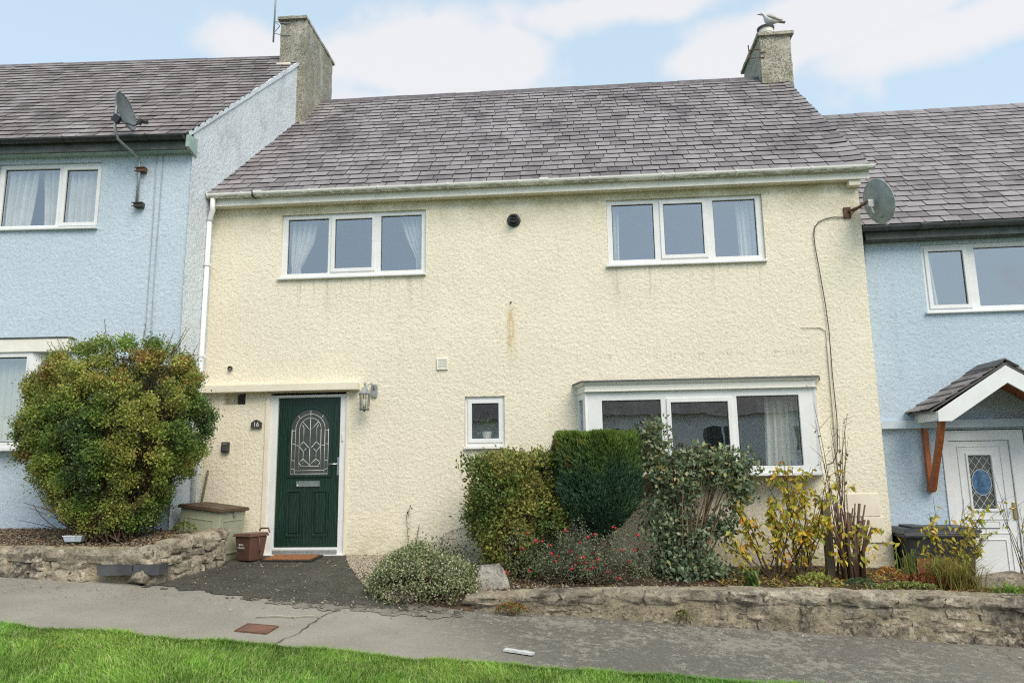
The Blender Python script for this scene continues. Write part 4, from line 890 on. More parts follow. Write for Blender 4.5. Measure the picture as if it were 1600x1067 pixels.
MB().tube([tuple(dp + Vector((.03, 0, -.22))), tuple(fh)], .011, 6).build('feed_arm', M['galv'], t); MB().tube([tuple(fh), tuple(fh + Vector((-.05, 0, .07)))], [.034, .03], 12).build('feed_horn', M['greyplastic'], t); MB().tube([tuple(fh), tuple(fh + Vector((.04, 0, -.09))), tuple(fh + Vector((-.08, 0, -.16))), tuple(dp + Vector((0, 0, -.27)))], .005, 5).build('lead_cable', M['cable'], t, 0, True)
cb = [(7.76, -.028, 4.285), (7.60, -.028, 4.295), (7.49, -.028, 4.278), (7.39, -.028, 4.235), (7.335, -.028, 4.165), (7.315, -.028, 4.05), (7.318, -.028, 3.9), (7.345, -.028, 3.6), (7.385, -.028, 3.1), (7.40, -.030, 2.75), (7.39, -.04, 2.2), (7.395, -.045, 1.6), (7.37, -.05, 1.2), (7.30, -.05, 1.05), (7.22, -.05, 1.02)]
tag(MB().tube(cb, .0065, 6).build('wall_cable', M['blackcable'], None, 0, True), 'thin dark cable dropping from the dish down the cream wall', 'cable')

# ================================================================ herring gull on the chimney pot
t = thing('seagull', 'white and grey gull standing on the right-hand chimney pot', 'bird', (7.87, 3.02, 9.036))
bm_st = [(-.158, .30, .004), (-.150, .302, .020), (-.13, .312, .032), (-.108, .315, .036), (-.088, .30, .036), (-.078, .27, .038), (-.07, .235, .052), (-.05, .19, .074), (0, .155, .085), (.06, .145, .078), (.12, .135, .06), (.17, .128, .038), (.22, .125, .020), (.25, .122, .005)]
V, F, cols = [], [], []
n = 12
for i, (x, z, r) in enumerate(bm_st):
    for j in range(n):
        a = 6.2832 * j / n; V.append((x, r * math.cos(a) * (1.0 if i < 8 else 1.05), z + r * math.sin(a) * (1 if i < 8 else .95)))
        cols.append((.95, .94, .92) if i < 9 else (.75, .73, .70))
    if i: F += [((i - 1) * n + j, (i - 1) * n + (j + 1) % n, i * n + (j + 1) % n, i * n + j) for j in range(n)]
t.scale = (.92, .92, .92)
gb_ = raw('body', V, F, M['litter'], t, True, np.array(cols))
for s in (-1, 1):
    wv, wf = [], []
    prof = [(-.055, .225, .05, .03), (0, .215, .086, .05), (.08, .19, .084, .05), (.16, .165, .058, .036), (.24, .15, .025, .018), (.285, .148, .006, .006)]
    for i, (x, z, y, h) in enumerate(prof):
        for dz, dy in ((h * .8, -.035), (h, 0), (0, .008), (-h * .9, .002), (-h * .5, -.02)): wv.append((x, s * (y + dy), z + dz))
        if i: wf += [((i - 1) * 5 + j, (i - 1) * 5 + (j + 1) % 5, i * 5 + (j + 1) % 5, i * 5 + j) for j in range(5)]
    raw('wing', wv, wf, simple('gull_wing', (.58, .56, .53), (.40, .37, .33), 30, .8), t, True)
    leg = MB().tube([(.01, s * .035, .09), (.005, s * .035, .04), (0, s * .035, .006)], .006, 6); leg.box(-.045, .01, s * .035 - .02, s * .035 + .02, 0, .008); leg.build('leg', simple('gull_leg', (.5, .36, .33)), t)
    MB().lathe([(.0, -.004), (.006, 0), (0, .004)], 8, Matrix.Translation((-.128, s * .031, .322))).build('eye', M['black'], t)
MB().tube([(-.155, 0, .302), (-.185, 0, .298), (-.205, 0, .288)], [.013, .010, .002], 8).build('beak', simple('gull_beak', (.10, .09, .08)), t)
MB().add([(.19, -.03, .125), (.19, .03, .125), (.335, .04, .095), (.335, -.04, .095), (.19, -.03, .11), (.19, .03, .11), (.335, .04, .088), (.335, -.04, .088)], [(0, 1, 2, 3), (7, 6, 5, 4), (0, 4, 5, 1), (1, 5, 6, 2), (2, 6, 7, 3), (3, 7, 4, 0)]).build('tail', simple('gull_tail', (.16, .14, .12), (.35, .33, .3), 30, .8), t)

# ================================================================ rubble garden walls
def rockmesh(seed, cutsn=4, rough=.26):
    bm = bmesh.new(); bmesh.ops.create_cube(bm, size=1); bmesh.ops.subdivide_edges(bm, edges=list(bm.edges), cuts=cutsn, use_grid_fill=True)
    P = np.array([v.co for v in bm.verts]); q = P / np.linalg.norm(P, axis=1)[:, None] * .62; P = P * .70 + q * .30
    D = np.stack([fbm(P[:, 0] * 2.6 + seed * 3.1, P[:, 1] * 2.6, P[:, 2] * 2.6, 4, seed * 5 + k) - .5 for k in range(3)], 1)
    for v, p, d in zip(bm.verts, P, D): v.co = Vector(p + d * 2 * rough)
    for f in bm.faces: f.smooth = True
    me = bpy.data.meshes.new('stone'); bm.to_mesh(me); bm.free(); me.set_sharp_from_angle(angle=.42); return me
ROCK = [rockmesh(i) for i in range(9)]
def rocks_for(mat):
    out = []
    for m in ROCK: k = m.copy(); k.materials.append(mat); out.append(k)
    return out
def stonewall(wall, p0, p1, zb, zt, mat, depth, courses, wr, seed, proud=.03, cope=True, skip=None):
    """random rubble on the face p0->p1; zb, zt functions of t; face looks to the right-hand normal"""
    r = random.Random(seed); ms = rocks_for(mat); p0, p1 = Vector(p0), Vector(p1); d = (p1 - p0); L = d.length; d.normalize(); n = Vector((d.y, -d.x)); ang = math.atan2(d.y, d.x)
    hs = [r.uniform(.8, 1.25) for _ in range(courses)]; hs = [h / sum(hs) for h in hs]; z = 0
    for c in range(courses):
        x = -r.random() * .1; last = c == courses - 1
        while x < L:
            w = r.uniform(*wr) * (1.55 if last and cope else (1.0 if c else .75)); w = min(w, L - x + .06); t = max(0, min(1, (x + w / 2) / L)); H = zt(t) - zb(t)
            za = zb(t) + z * H + r.uniform(-.015, .015); h = hs[c] * H * r.uniform(.85, 1.12)
            if not (skip and skip(x, x + w, za, za + h)) and w > .05:
                pr_ = proud * r.uniform(.2, 1.25); dp = r.uniform(.16, .26) if not (last and cope) else depth * .95
                cen = p0 + d * (x + w / 2) + n * (pr_ - dp / 2)
                o = bpy.data.objects.new('stone', ms[r.randrange(9)]); o.parent = wall; C.objects.link(o)
                o.matrix_local = Matrix.Translation((cen.x, cen.y, za + h / 2)) @ Matrix.Rotation(ang + r.uniform(-.05, .05), 4, 'Z') @ Matrix.Rotation(r.uniform(-.06, .06), 4, 'Y') @ Matrix.Diagonal((w * 1.08, dp, h * 1.12, 1)) @ Matrix.Rotation(r.choice((0, math.pi)), 4, 'Z')
            x += w + r.uniform(.0, .02)
        z += hs[c]
def core(wall, pts, thick, zb, zt, mat, seed, amp=.02, name='mortar'):
    """mortar body along a polyline (front line), thickness to the left-hand side"""
    S = []; 
    for a, b in zip(pts[:-1], pts[1:]):
        L = (Vector(b) - Vector(a)).length; k = max(2, int(L / .05)); S += [tuple(Vector(a).lerp(Vector(b), i / k)) for i in range(k)]
    S.append(tuple(pts[-1])); S = np.array(S); T = np.gradient(S, axis=0); T /= np.linalg.norm(T, axis=1)[:, None]; N = np.stack([-T[:, 1], T[:, 0]], 1)
    acc = np.concatenate([[0], np.cumsum(np.linalg.norm(np.diff(S, axis=0), axis=1))]); tt = acc / acc[-1]
    prof = [(0, v) for v in np.linspace(0, 1, 11)] + [(v, 1) for v in np.linspace(.08, 1, 8)] + [(1, v) for v in np.linspace(.9, 0, 4)]
    V = []
    for i in range(len(S)):
        a, b = zb(S[i][0], tt[i]), zt(S[i][0], tt[i])
        for u, v in prof:
            rnd = .03 * (1 if v > .9 else 0) * (1 - abs(u - .5) * 2) 
            V.append((S[i][0] + N[i][0] * thick * u, S[i][1] + N[i][1] * thick * u, a - .12 + (b - a + .12) * v + rnd - (.025 if v == 1 and u in (0, 1) else 0)))
    V = np.array(V); P = V * 7
    V += np.stack([fbm(P[:, 0], P[:, 1], P[:, 2], 4, seed + k) - .5 for k in range(3)], 1) * 2 * amp
    m = len(prof); F = [(i * m + j, (i + 1) * m + j, (i + 1) * m + j + 1, i * m + j + 1) for i in range(len(S) - 1) for j in range(m - 1)]
    mb = MB(); mb.v = [tuple(v) for v in V]; mb.f = F + [tuple(range(m)), tuple((len(S) - 1) * m + j for j in range(m - 1, -1, -1))]
    return mb.build(name, mat, wall, 0, True)
M['mortarwall'] = stone_mat('weathered_mortar', (.48, .41, .28), (.46, .39, .27), (.5, .43, .3), .3)
# left wall: front run and return beside the drive
lw = thing('garden_wall', 'low beige rubble stone wall with dark slate block below the round bush', 'wall', (-.63, -1.78, -.18))
LWI = Matrix.Translation((.63, 1.78, .18))
A, Bp, L0 = (-.63, -1.78), (-.33, -.75), (-4.6, -1.90)
zbl = lambda x, y: float(gz(x, y)) - .02
def wchild(w, I):
    bpy.context.view_layer.update()
    for o in w.children: o.matrix_local = I @ o.matrix_local
core(lw, [(-4.6, -1.868), (-.655, -1.752), (-.36, -.76)], .25, lambda x, t: -.2 + .15 * (t < .75) * min(1, max(0, (-x) / 4)), lambda x, t: .20 + .02 * max(0, -x - .7) + (.13 * sstep(.80, 1, t)), M['mortarwall'], 3, .016)
skp = lambda a, b, z0, z1: b > 3.40 and a < 4.02 and z1 > -.06 and z0 < .055
stonewall(lw, L0, A, lambda t: zbl(-4.6 + 3.97 * t, -1.85), lambda t: .30 - .09 * t, M['stone'], .27, 3, (.16, .42), 5, .04, True, skp)
stonewall(lw, A, Bp, lambda t: -.20 + .10 * t, lambda t: .20 + .15 * t, M['stone'], .26, 4, (.11, .24), 8, .035)
for k, (a, b) in enumerate(((-1.18, -.80), (-.79, -.50))):
    roughbox('slate_block', M['slab'], lw, a, b, -.10, .09, -.055, .055, .04, .006, Matrix.Translation((0, -1.745 + (.0 if k == 0 else .012), .01)) @ Matrix.Rotation(.03, 4, 'Z'), 4 + k)
wchild(lw, LWI)
# right wall
rw = thing('garden_wall', 'long low grey rubble wall retaining the shrub bed in front of the cream house', 'wall', (2.85, -1.9, -.40))
rtop = lambda x: float(np.interp(x, [2.7, 3.0, 3.3, 4.65, 6.55, 8.35, 12, 18], [-.33, -.27, -.245, -.215, -.235, -.295, -.45, -.8]))
core(rw, [(2.80, -1.60), (2.86, -1.80), (3.05, -1.885), (6, -1.875), (16, -1.885)], .33, lambda x, t: float(gz(x, -1.9)) - .05, lambda x, t: rtop(x) - .012, M['mortarwall'], 9, .034)
stonewall(rw, (2.95, -1.86), (13, -1.87), lambda t: float(gz(2.95 + 10.05 * t, -1.9)) - .03, lambda t: rtop(2.95 + 10.05 * t) - .035, M['stone_grey'], .25, 4, (.10, .30), 15, .012, False)
# flat weathered capping stones
r = random.Random(33); x = 2.9; ms = rocks_for(M['stone_grey'])
while x < 13:
    w = r.uniform(.25, .6); o = bpy.data.objects.new('coping_stone', ms[r.randrange(9)]); o.parent = rw; C.objects.link(o)
    o.matrix_local = Matrix.Translation((x + w / 2, -1.725 + r.uniform(-.015, .015), rtop(x + w / 2) - .055)) @ Matrix.Rotation(r.uniform(-.04, .04), 4, 'Z') @ Matrix.Diagonal((w * 1.12, .345, .12, 1)); x += w
wchild(rw, Matrix.Translation((-2.85, 1.9, .40)))
bo = roughbox('boulder', M['boulder'], None, -.19, .19, -.15, .15, -.08, .26, .03, .035, None, 6, 4)
for v in bo.data.vertices: k = 1 - .42 * max(0, (v.co.z - .0) / .26) ** 2.2; v.co.x *= k; v.co.y *= k
bo.location = (3.05, -1.42, -.26); bo.rotation_euler = (0, .05, .3); tag(bo, 'pale rounded boulder at the left end of the right garden wall', 'boulder')

# ================================================================ garden beds
BEDR = [(.95, .02), (1.03, -.4), (1.18, -.8), (1.36, -1.15), (1.53, -1.4), (1.8, -1.7), (2.4, -2.03), (2.95, -2.03), (2.95, -1.66), (16, -1.66), (16, -.95), (8.6, -.95), (8.05, -.7), (7.96, .02)]
def zbed(x, y):
    b = -.175 + .045 * y - .012 * np.clip(x - 3, 0, 20) + .05 * (fbm(x * 2.1, y * 2.1, 0, 4, 17) - .5)
    e = sstep(2.9, 1.1, x) if False else 1 - sstep(1.3, 2.9, x)
    return b * (1 - e) + e * (zpath(x, y) + .0 + .015 * (fbm(x * 3, y * 3, 0, 3, 18) - .5)) - .16 * sstep(1.6, 2.0, -np.asarray(y, float)) * sstep(1.9, 2.4, x)
pr_ = inpoly(BEDR)
kind(grid('garden_bed', np.arange(.95, 16.1, .05), np.arange(-2.1, .06, .05), zbed, M['soil'], keep=pr_), 'structure')
def zbl_(x, y): return .30 + np.where(y < -1.2, .17, .05) * (y + 1.2) - .02 * (x + 1.5) + .04 * (fbm(x * 2, y * 2, 0, 3, 27) - .5)
BEDL = [(-6, -1.80), (-.66, -1.70), (-.45, -.80), (-1.06, -.62), (-1.06, -.45), (-6, -.65)]
pl_ = inpoly(BEDL)
kind(grid('upper_garden_bed', np.arange(-6, -.3, .05), np.arange(-1.8, -.3, .05), zbl_, M['soil'], keep=pl_), 'structure')
# pebbles and litter -- nobody could count them
def scatter(n, poly, zf, xr, yr, dens=None):
    k = inpoly(poly); x = rng.uniform(*xr, n); y = rng.uniform(*yr, n); ok = k(x, y)
    if dens is not None: ok &= rng.random(n) < dens(x, y)
    x, y = x[ok], y[ok]; return np.stack([x, y, zf(x, y)], 1)
def pebbles(name, P, smin, smax, pal, label_kind='stuff'):
    n = len(P); O = np.array([(1, 0, 0), (-.5, .87, 0), (-.5, -.87, 0), (.2, .3, .75), (-.1, -.2, -.7)]); Fo = np.array([(0, 1, 3), (1, 2, 3), (2, 0, 3), (1, 0, 4), (2, 1, 4), (0, 2, 4)])
    s = rng.uniform(smin, smax, (n, 1, 1)) * rng.uniform(.6, 1.3, (n, 1, 3)); a = rng.uniform(0, 6.28, n); c, q = np.cos(a), np.sin(a)
    R = np.zeros((n, 3, 3)); R[:, 0, 0] = c; R[:, 0, 1] = -q; R[:, 1, 0] = q; R[:, 1, 1] = c; R[:, 2, 2] = .7
    V = np.einsum('nij,kj->nki', R, O) * s + P[:, None, :] + np.array([0, 0, 1]) * s * .3
    F = (Fo[None] + (np.arange(n) * 5)[:, None, None]).reshape(-1, 3)
    col = np.repeat(np.array(pal)[rng.integers(0, len(pal), n)] * rng.uniform(.7, 1.15, (n, 1)), 5, 0)
    return kind(raw(name, V.reshape(-1, 3), F, M['litter'], None, True, col), 'stuff')
GP = [(.58, .50, .38), (.52, .43, .30), (.62, .56, .46), (.40, .33, .24), (.48, .42, .34)]
GRAV = [(1.0, .0), (1.14, -.4), (1.29, -.8), (1.47, -1.15), (1.64, -1.4), (1.92, -1.7)] + BEDR[6:]
P = scatter(30000, GRAV, zbed, (1.0, 16), (-2.05, 0), lambda x, y: np.where(x < 2.6, 1.0, np.where(y < -1.25, .55 * (fbm(x * 2, y * 2, 0, 2, 77) > .42), .10)))
Pg = scatter(9000, GRAV, zbed, (1.0, 2.4), (-1.9, 0))
pebbles('gravel', np.concatenate([P, Pg]), .008, .021, GP)
pebbles('bed_gravel', scatter(9000, BEDL, zbl_, (-4.6, -.3), (-1.75, -.4)), .009, .022, [(.34, .28, .2), (.42, .36, .27), (.25, .2, .15), (.36, .3, .2)])
# leaves ------------------------------------------------------------------
def unit(v): return v / np.maximum(np.linalg.norm(v, axis=-1, keepdims=True), 1e-9)
def leafcards(name, P, A, L, W, cols, mat, parent=None, fold=.18, droop=0., Nn=None):
    n = len(P); A = unit(A); Nn = unit(Nn if Nn is not None else rng.normal(size=(n, 3))); S = unit(np.cross(A, Nn)); U = np.cross(S, A)
    L = np.broadcast_to(L, n)[:, None]; W = np.broadcast_to(W, n)[:, None]
    m = P + A * L * .45
    V = np.stack([P, m + S * W * .5 + U * W * fold, P + A * L - np.array([0, 0, 1]) * L * droop, m - S * W * .5 + U * W * fold], 1).reshape(-1, 3)
    i = np.arange(n)[:, None] * 4; F = np.concatenate([i + np.array([0, 1, 2]), i + np.array([0, 2, 3])], 0)
    return raw(name, V, F, mat, parent, False, np.repeat(np.clip(cols, 0.004, 1), 4, 0))
LEAFGAIN = 1.0
def palette(n, pal, w=None, jit=.25, idx=None):
    pal = np.array(pal) * LEAFGAIN; k = rng.choice(len(pal), n, p=w) if idx is None else idx
    return pal[k] * rng.uniform(1 - jit, 1 + jit, (n, 1)) * rng.uniform(.93, 1.07, (n, 3))
def litter(name, P, pal, L=(.02, .05)):
    n = len(P); A = rng.normal(size=(n, 3)) * np.array([1, 1, .25]); Nn = rng.normal(size=(n, 3)) * .3 + np.array([0, 0, 1]); l = rng.uniform(*L, n)
    P = P + np.array([0, 0, .012]); return kind(leafcards(name, P, A, l, l * .55, palette(n, pal), M['litter'], Nn=Nn), 'stuff')
BR = [(.22, .10, .04), (.30, .16, .06), (.16, .07, .03), (.36, .24, .08), (.12, .06, .03)]
litter('fallen_leaves', scatter(9000, BEDR, zbed, (2.7, 16), (-1.7, 0)), BR)
litter('fallen_yellow_leaves', scatter(3500, BEDR, zbed, (5.6, 9), (-1.65, -.2), lambda x, y: .7), [(.48, .36, .06), (.42, .30, .06), (.38, .34, .10), (.30, .18, .05)], (.03, .065))
litter('bed_litter', scatter(2600, BEDL, zbl_, (-4.6, -.3), (-1.75, -.4)), BR)
PA = PATH[1:13] + [(-.5, -1.75), (-.2, -.7), (-.2, -.1)]
litter('path_petals', scatter(1500, PA, lambda x, y: zpath(x, y) + .006, (-.7, 3), (-2.5, 0), lambda x, y: .25 + .75 * sstep(.55, .0, y * 0 + np.abs(y + 1.2) - .6) * .6 + .5 * (y < -1.7)), [(.50, .48, .36), (.55, .52, .42), (.38, .36, .22), (.30, .2, .1)], (.012, .032))
litter('pavement_litter', np.array([(x, y, float(gz(x, y)) + .004) for x, y in [(rng.uniform(-3, 9), -1.95 - abs(rng.normal()) * .35) for _ in range(800)]]), [(.45, .40, .26), (.38, .28, .14), (.25, .15, .07), (.5, .47, .36)], (.012, .035))

def clumps(profile, n, seed, ry=1., flat=0.):
    pass
def branches(name, mat, parent, base, tips, r0=.018, r1=.004, bend=.12, n=5, seg=5, spread=.10):
    m = MB()
    for tp in tips:
        b = Vector(base) + Vector((random.uniform(-spread, spread), random.uniform(-spread, spread) * .7, 0)); tp = Vector(tp); k = []
        off = Vector((random.uniform(-1, 1), random.uniform(-1, 1), 0)) * bend
        for i in range(seg + 1):
            t = i / seg; p = b.lerp(tp, t) + off * math.sin(t * math.pi) + Vector((random.uniform(-1, 1), random.uniform(-1, 1), 0)) * bend * .12; k.append(p)
        m.tube(k, [r0 + (r1 - r0) * i / seg for i in range(seg + 1)], n, False)
    return m.build(name, mat, parent, 0, True)
def shell_points(n, prof, cx, cy, ky, inner=.25, seed=0, power=.35):
    """points in the outer part of a solid of revolution (radius table prof: z -> r), squashed in y by ky"""
    z0, z1 = prof[0][0], prof[-1][0]; zs = np.array([p[0] for p in prof]); rs = np.array([p[1] for p in prof])
    z = rng.uniform(z0, z1, n * 3); R = np.interp(z, zs, rs); keep = rng.random(n * 3) < (R + .1) / (rs.max() + .1); z = z[keep][:n]; R = R[keep][:n]
    a = rng.uniform(0, 6.283, len(z)); bump = 1 + .11 * (fbm(np.cos(a) * 2.3 + 5, np.sin(a) * 2.3 + 5, z * 2.3, 3, seed) - .5) * 2
    q = 1 - inner * rng.random(len(z)) ** (1 / power) if power < 1 else 1 - inner * rng.random(len(z)) ** power
    r_ = R * bump * q
    P = np.stack([cx + r_ * np.cos(a), cy + r_ * np.sin(a) * ky, z], 1)
    N = unit(np.stack([np.cos(a), np.sin(a), (z - (z0 + z1) / 2) / (z1 - z0) * 1.6], 1)); return P, N
def bushy(name, label, cat, loc, prof, ky, nclump, nleaf, rc, L, W, pal, barkmat, mat=None, inner=.3, seed=0, colf=None, group=None, ntip=40, r0=.02, spread=.12, core_n=0, tipz=0.):
    t = thing(name, label, cat, loc, 0, group)
    nm = nclump // 4; Pm, Nm = shell_points(nm, prof, 0, 0, ky, inner * .6, seed, 2.); nm = len(Pm)
    off = unit(rng.normal(size=(nm * 4, 3))); off += np.repeat(Nm, 4, 0) * .5; Pc = np.repeat(Pm, 4, 0) + off * np.array([1, .8, .8]) * rng.uniform(.03, .065, (nm * 4, 1)) * np.repeat(rng.uniform(.7, 1.4, (nm, 1)), 4, 0); Nc = np.repeat(Nm, 4, 0) * .5 + unit(off)
    n = len(Pc); k = nleaf; mshade = np.repeat(rng.uniform(.68, 1.3, nm), 4 * k)[:, None]
    P = np.repeat(Pc, k, 0) + rng.normal(size=(n * k, 3)) * rc * .75 * rng.uniform(.6, 1.2, (n * k, 1)); N = unit(np.repeat(Nc, k, 0))
    A = N * .6 + rng.normal(size=P.shape) * .75 + np.array([0, 0, .25])
    shade = np.repeat(rng.uniform(.8, 1.2, n), k)[:, None] * mshade
    cols = palette(n * k, pal, idx=np.repeat(rng.integers(0, len(pal), n), k) if colf is None else colf(P, np.repeat(rng.random(n), k))) * shade
    l = rng.uniform(.7, 1.25, n * k) * L
    leafcards('crown', P, A, l, l * W, cols, mat or M['leaf'], t, Nn=N + rng.normal(size=P.shape) * .6)
    tips = Pc[rng.choice(n, min(ntip, n), False)] * np.array([.85, .85, .95])
    branches('trunk', barkmat, t, (0, 0, 0), tips, r0, .004, .10, 5, 5, spread)
    return t
LEAFGAIN = 2.05
# 1 big round bush in the left bed ------------------------------------------------
G1 = [(.105, .15, .028), (.072, .12, .026), (.15, .175, .036), (.20, .205, .047), (.045, .08, .028), (.19, .135, .035), (.21, .11, .035)]
def col1(P, c):
    f = fbm(P[:, 0] * 1.6 + 9, P[:, 2] * 1.6, P[:, 1] * 1.6, 3, 61); br = fbm(P[:, 0] * 2.1, P[:, 2] * 2.1 + 4, P[:, 1] * 2, 3, 67) + .16 * (P[:, 2] > 1.75) * (P[:, 0] > -.1)
    i = np.where(f > .6, 3, np.where(f > .52, 2, np.where(f > .43, 0, np.where(f > .34, 1, 4)))); i = np.where((br > .70) & (c > .5), 5, i); i = np.where((br > .80) & (c > .5), 6, i)
    return np.where(rng.random(len(P)) < .15, rng.integers(0, 5, len(P)), i)
prof = [(.16, .46), (.45, .66), (.85, .93), (1.15, 1.05), (1.5, 1.07), (1.8, 1.0), (2.05, .84), (2.22, .60), (2.3, .25)]
bb = bushy('round_bush', 'large rounded green bush with orange tinges in front of the left blue house', 'bush', (-1.50, -1.24, .30), prof, .66, 1800, 90, .062, .031, .58, G1, M['redbark'], None, .30, 3, col1, None, 90, .011, .30)
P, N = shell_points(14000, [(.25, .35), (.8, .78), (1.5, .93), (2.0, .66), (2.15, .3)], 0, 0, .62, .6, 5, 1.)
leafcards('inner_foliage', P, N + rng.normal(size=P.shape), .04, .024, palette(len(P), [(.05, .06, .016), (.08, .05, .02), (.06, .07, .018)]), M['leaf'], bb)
# long stray shoots on top
tips = [(random.uniform(-1.0, 1.0), random.uniform(-.2, .2), random.uniform(2.2, 2.5)) for _ in range(16)] + [(-.95, 0, 2.38), (-.42, .1, 2.52), (-.2, -.1, 2.62), (.12, 0, 2.5), (.25, .05, 2.58), (.55, 0, 2.42), (.75, 0, 2.36), (-.6, -.1, 2.42), (.4, -.05, 2.46), (1.0, -.1, 1.95), (-1.15, -.1, 2.05), (.02, 0, 2.46), (.66, 0, 2.48)]
m = MB(); PL, AL = [], []
for tx, ty, tz in tips:
    b = Vector((tx * .72, ty, tz - .42)); e = Vector((tx, ty, tz)); m.tube([b, b.lerp(e, .5) + Vector((.015, 0, 0)), e], [.005, .004, .0015], 4, False)
    for k in range(12): q = b.lerp(e, .35 + .65 * k / 12); PL.append(tuple(q)); AL.append((random.uniform(-1, 1), random.uniform(-1, 1), .5))
m.build('shoot', M['redbark'], bb); leafcards('shoot_leaves', np.array(PL), np.array(AL), .026, .013, palette(len(PL), [(.14, .13, .03), (.20, .12, .03), (.10, .12, .02)]), M['leaf'], bb)
# bare woody stems at the foot
tips = [(random.uniform(-.85, .8), random.uniform(-.45, .3), random.uniform(.35, .85)) for _ in range(170)] + [(-.98, -.2, .22), (-.8, -.3, .10), (-.9, -.15, .36)]
branches('stem', M['redbark'], bb, (0, -.05, -.02), tips, .0085, .003, .09, 4, 6, .36)
# 2 loose hedge shrub ---------------------------------------------------------------
H1 = [(.15, .165, .035), (.11, .145, .03), (.075, .115, .026), (.19, .19, .05), (.13, .10, .035), (.05, .07, .02)]
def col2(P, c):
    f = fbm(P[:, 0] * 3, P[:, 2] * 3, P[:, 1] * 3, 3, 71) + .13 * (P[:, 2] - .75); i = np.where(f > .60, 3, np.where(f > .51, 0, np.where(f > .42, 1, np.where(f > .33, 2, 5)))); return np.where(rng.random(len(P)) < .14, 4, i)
def boxbush(name, label, loc, hx, hy, z0, z1, nclump, k, rc, L, W, pal, colf, bark, taper=.55, mat=None, ntip=40, r0=.012, A_up=.3, seed=0, cat='shrub', spread=.15):
    t = thing(name, label, cat, loc)
    z = rng.uniform(0, 1, nclump) ** .8; a = rng.uniform(0, 6.283, nclump); sq = 1 / np.maximum(np.abs(np.cos(a)), np.abs(np.sin(a))) ** .35
    rr = np.sqrt(rng.uniform(.25, 1, nclump)); rr = np.where(z > .9, np.sqrt(rng.uniform(0, 1, nclump)), rr)
    w = taper + (1 - taper) * np.clip(z / .45, 0, 1); bmp = 1 + .42 * (fbm(np.cos(a) * 2 + 7, np.sin(a) * 2, z * 3, 3, seed) - .5) * 2
    Pc = np.stack([hx * w * rr * np.cos(a) * sq * bmp, hy * w * rr * np.sin(a) * sq * bmp, z0 + (z1 - z0) * z + .05 * (fbm(np.cos(a) * 4, np.sin(a) * 4, rr * 4, 2, seed + 1) - .5)], 1)
    Nc = unit(Pc * np.array([1 / hx, 1 / hy, 0]) + np.array([0, 0, 1]) * np.where(z > .85, 1.2, .2)[:, None])
    n = nclump; P = np.repeat(Pc, k, 0) + rng.normal(size=(n * k, 3)) * rc; N = np.repeat(Nc, k, 0)
    A = N * .7 + rng.normal(size=P.shape) * .7 + np.array([0, 0, A_up]); l = rng.uniform(.7, 1.25, n * k) * L
    cols = palette(n * k, pal, idx=colf(P, np.repeat(rng.random(n), k))) * np.repeat(rng.uniform(.8, 1.2, n), k)[:, None]
    leafcards('crown', P, A, l, l * W, cols, mat or M['leaf'], t, Nn=N + rng.normal(size=P.shape) * .7)
    branches('trunk', bark, t, (0, 0, z0 if z0 < 0 else 0), Pc[rng.choice(n, ntip, False)] * np.array([.9, .9, .97]), r0, .003, .06, 5, 5, spread); return t
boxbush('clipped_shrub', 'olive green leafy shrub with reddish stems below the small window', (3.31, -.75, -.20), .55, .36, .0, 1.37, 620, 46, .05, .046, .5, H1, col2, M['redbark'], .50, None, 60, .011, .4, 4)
# 3 clipped conifer ------------------------------------------------------------------
t = thing('clipped_conifer', 'dense dark green conifer clipped to a flat top beside the bay window', 'conifer', (4.30, -.78, -.2))
def con_r(z): return np.interp(z, [.40, .55, .75, .95, 1.2, 1.55, 1.60], [.05, .24, .41, .475, .485, .49, .46])
n = 46000; z = rng.uniform(.40, 1.60, n); a = rng.uniform(0, 6.283, n); sq = np.minimum(1 / np.maximum(np.abs(np.cos(a)), np.abs(np.sin(a))) ** .75, 1.3); tp = rng.random(n) < .22; z = np.where(tp, 1.57 + .03 * rng.random(n), z)
q = np.where(tp, np.sqrt(rng.random(n)), 1 - .22 * rng.random(n) ** 1.5); R = con_r(z) * q * sq * (1 + .07 * (fbm(np.cos(a) * 5 + 3, np.sin(a) * 5, z * 6, 3, 3) - .5) * 4.4)
P = np.stack([R * np.cos(a), R * np.sin(a) * .72, z + .09 * (fbm(R * np.cos(a) * 7, R * np.sin(a) * 7, 0, 3, 9) - .5)], 1)
A = np.stack([np.cos(a) * .55, np.sin(a) * .55, np.where(z > 1.5, 1.3, .75)], 1) + rng.normal(size=P.shape) * .3
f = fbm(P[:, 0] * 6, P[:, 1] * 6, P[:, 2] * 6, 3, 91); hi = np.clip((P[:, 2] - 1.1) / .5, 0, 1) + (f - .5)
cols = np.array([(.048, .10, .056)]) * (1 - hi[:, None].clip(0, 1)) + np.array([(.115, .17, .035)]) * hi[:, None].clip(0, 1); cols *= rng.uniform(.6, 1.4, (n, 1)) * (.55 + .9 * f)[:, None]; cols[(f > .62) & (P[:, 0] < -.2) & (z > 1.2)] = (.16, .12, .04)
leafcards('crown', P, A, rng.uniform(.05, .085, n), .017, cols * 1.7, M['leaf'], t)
branches('trunk', M['bark'], t, (0, 0, 0), [(0, 0, .9), (.1, 0, .8), (-.12, 0, .8), (.05, .05, .9), (.2, 0, .8)], .045, .02, .03, 6, 4, .05)
V_, F_ = [], []
cm = MB().lathe([(.03, .45), (.12, .58), (.26, .78), (.33, 1.0), (.35, 1.3), (.34, 1.48), (0.01, 1.49)], 18); cm.v = [(x, y * .72, z) for x, y, z in cm.v]; cm.build('inner_twigs', M['bark'], t, 0, True)
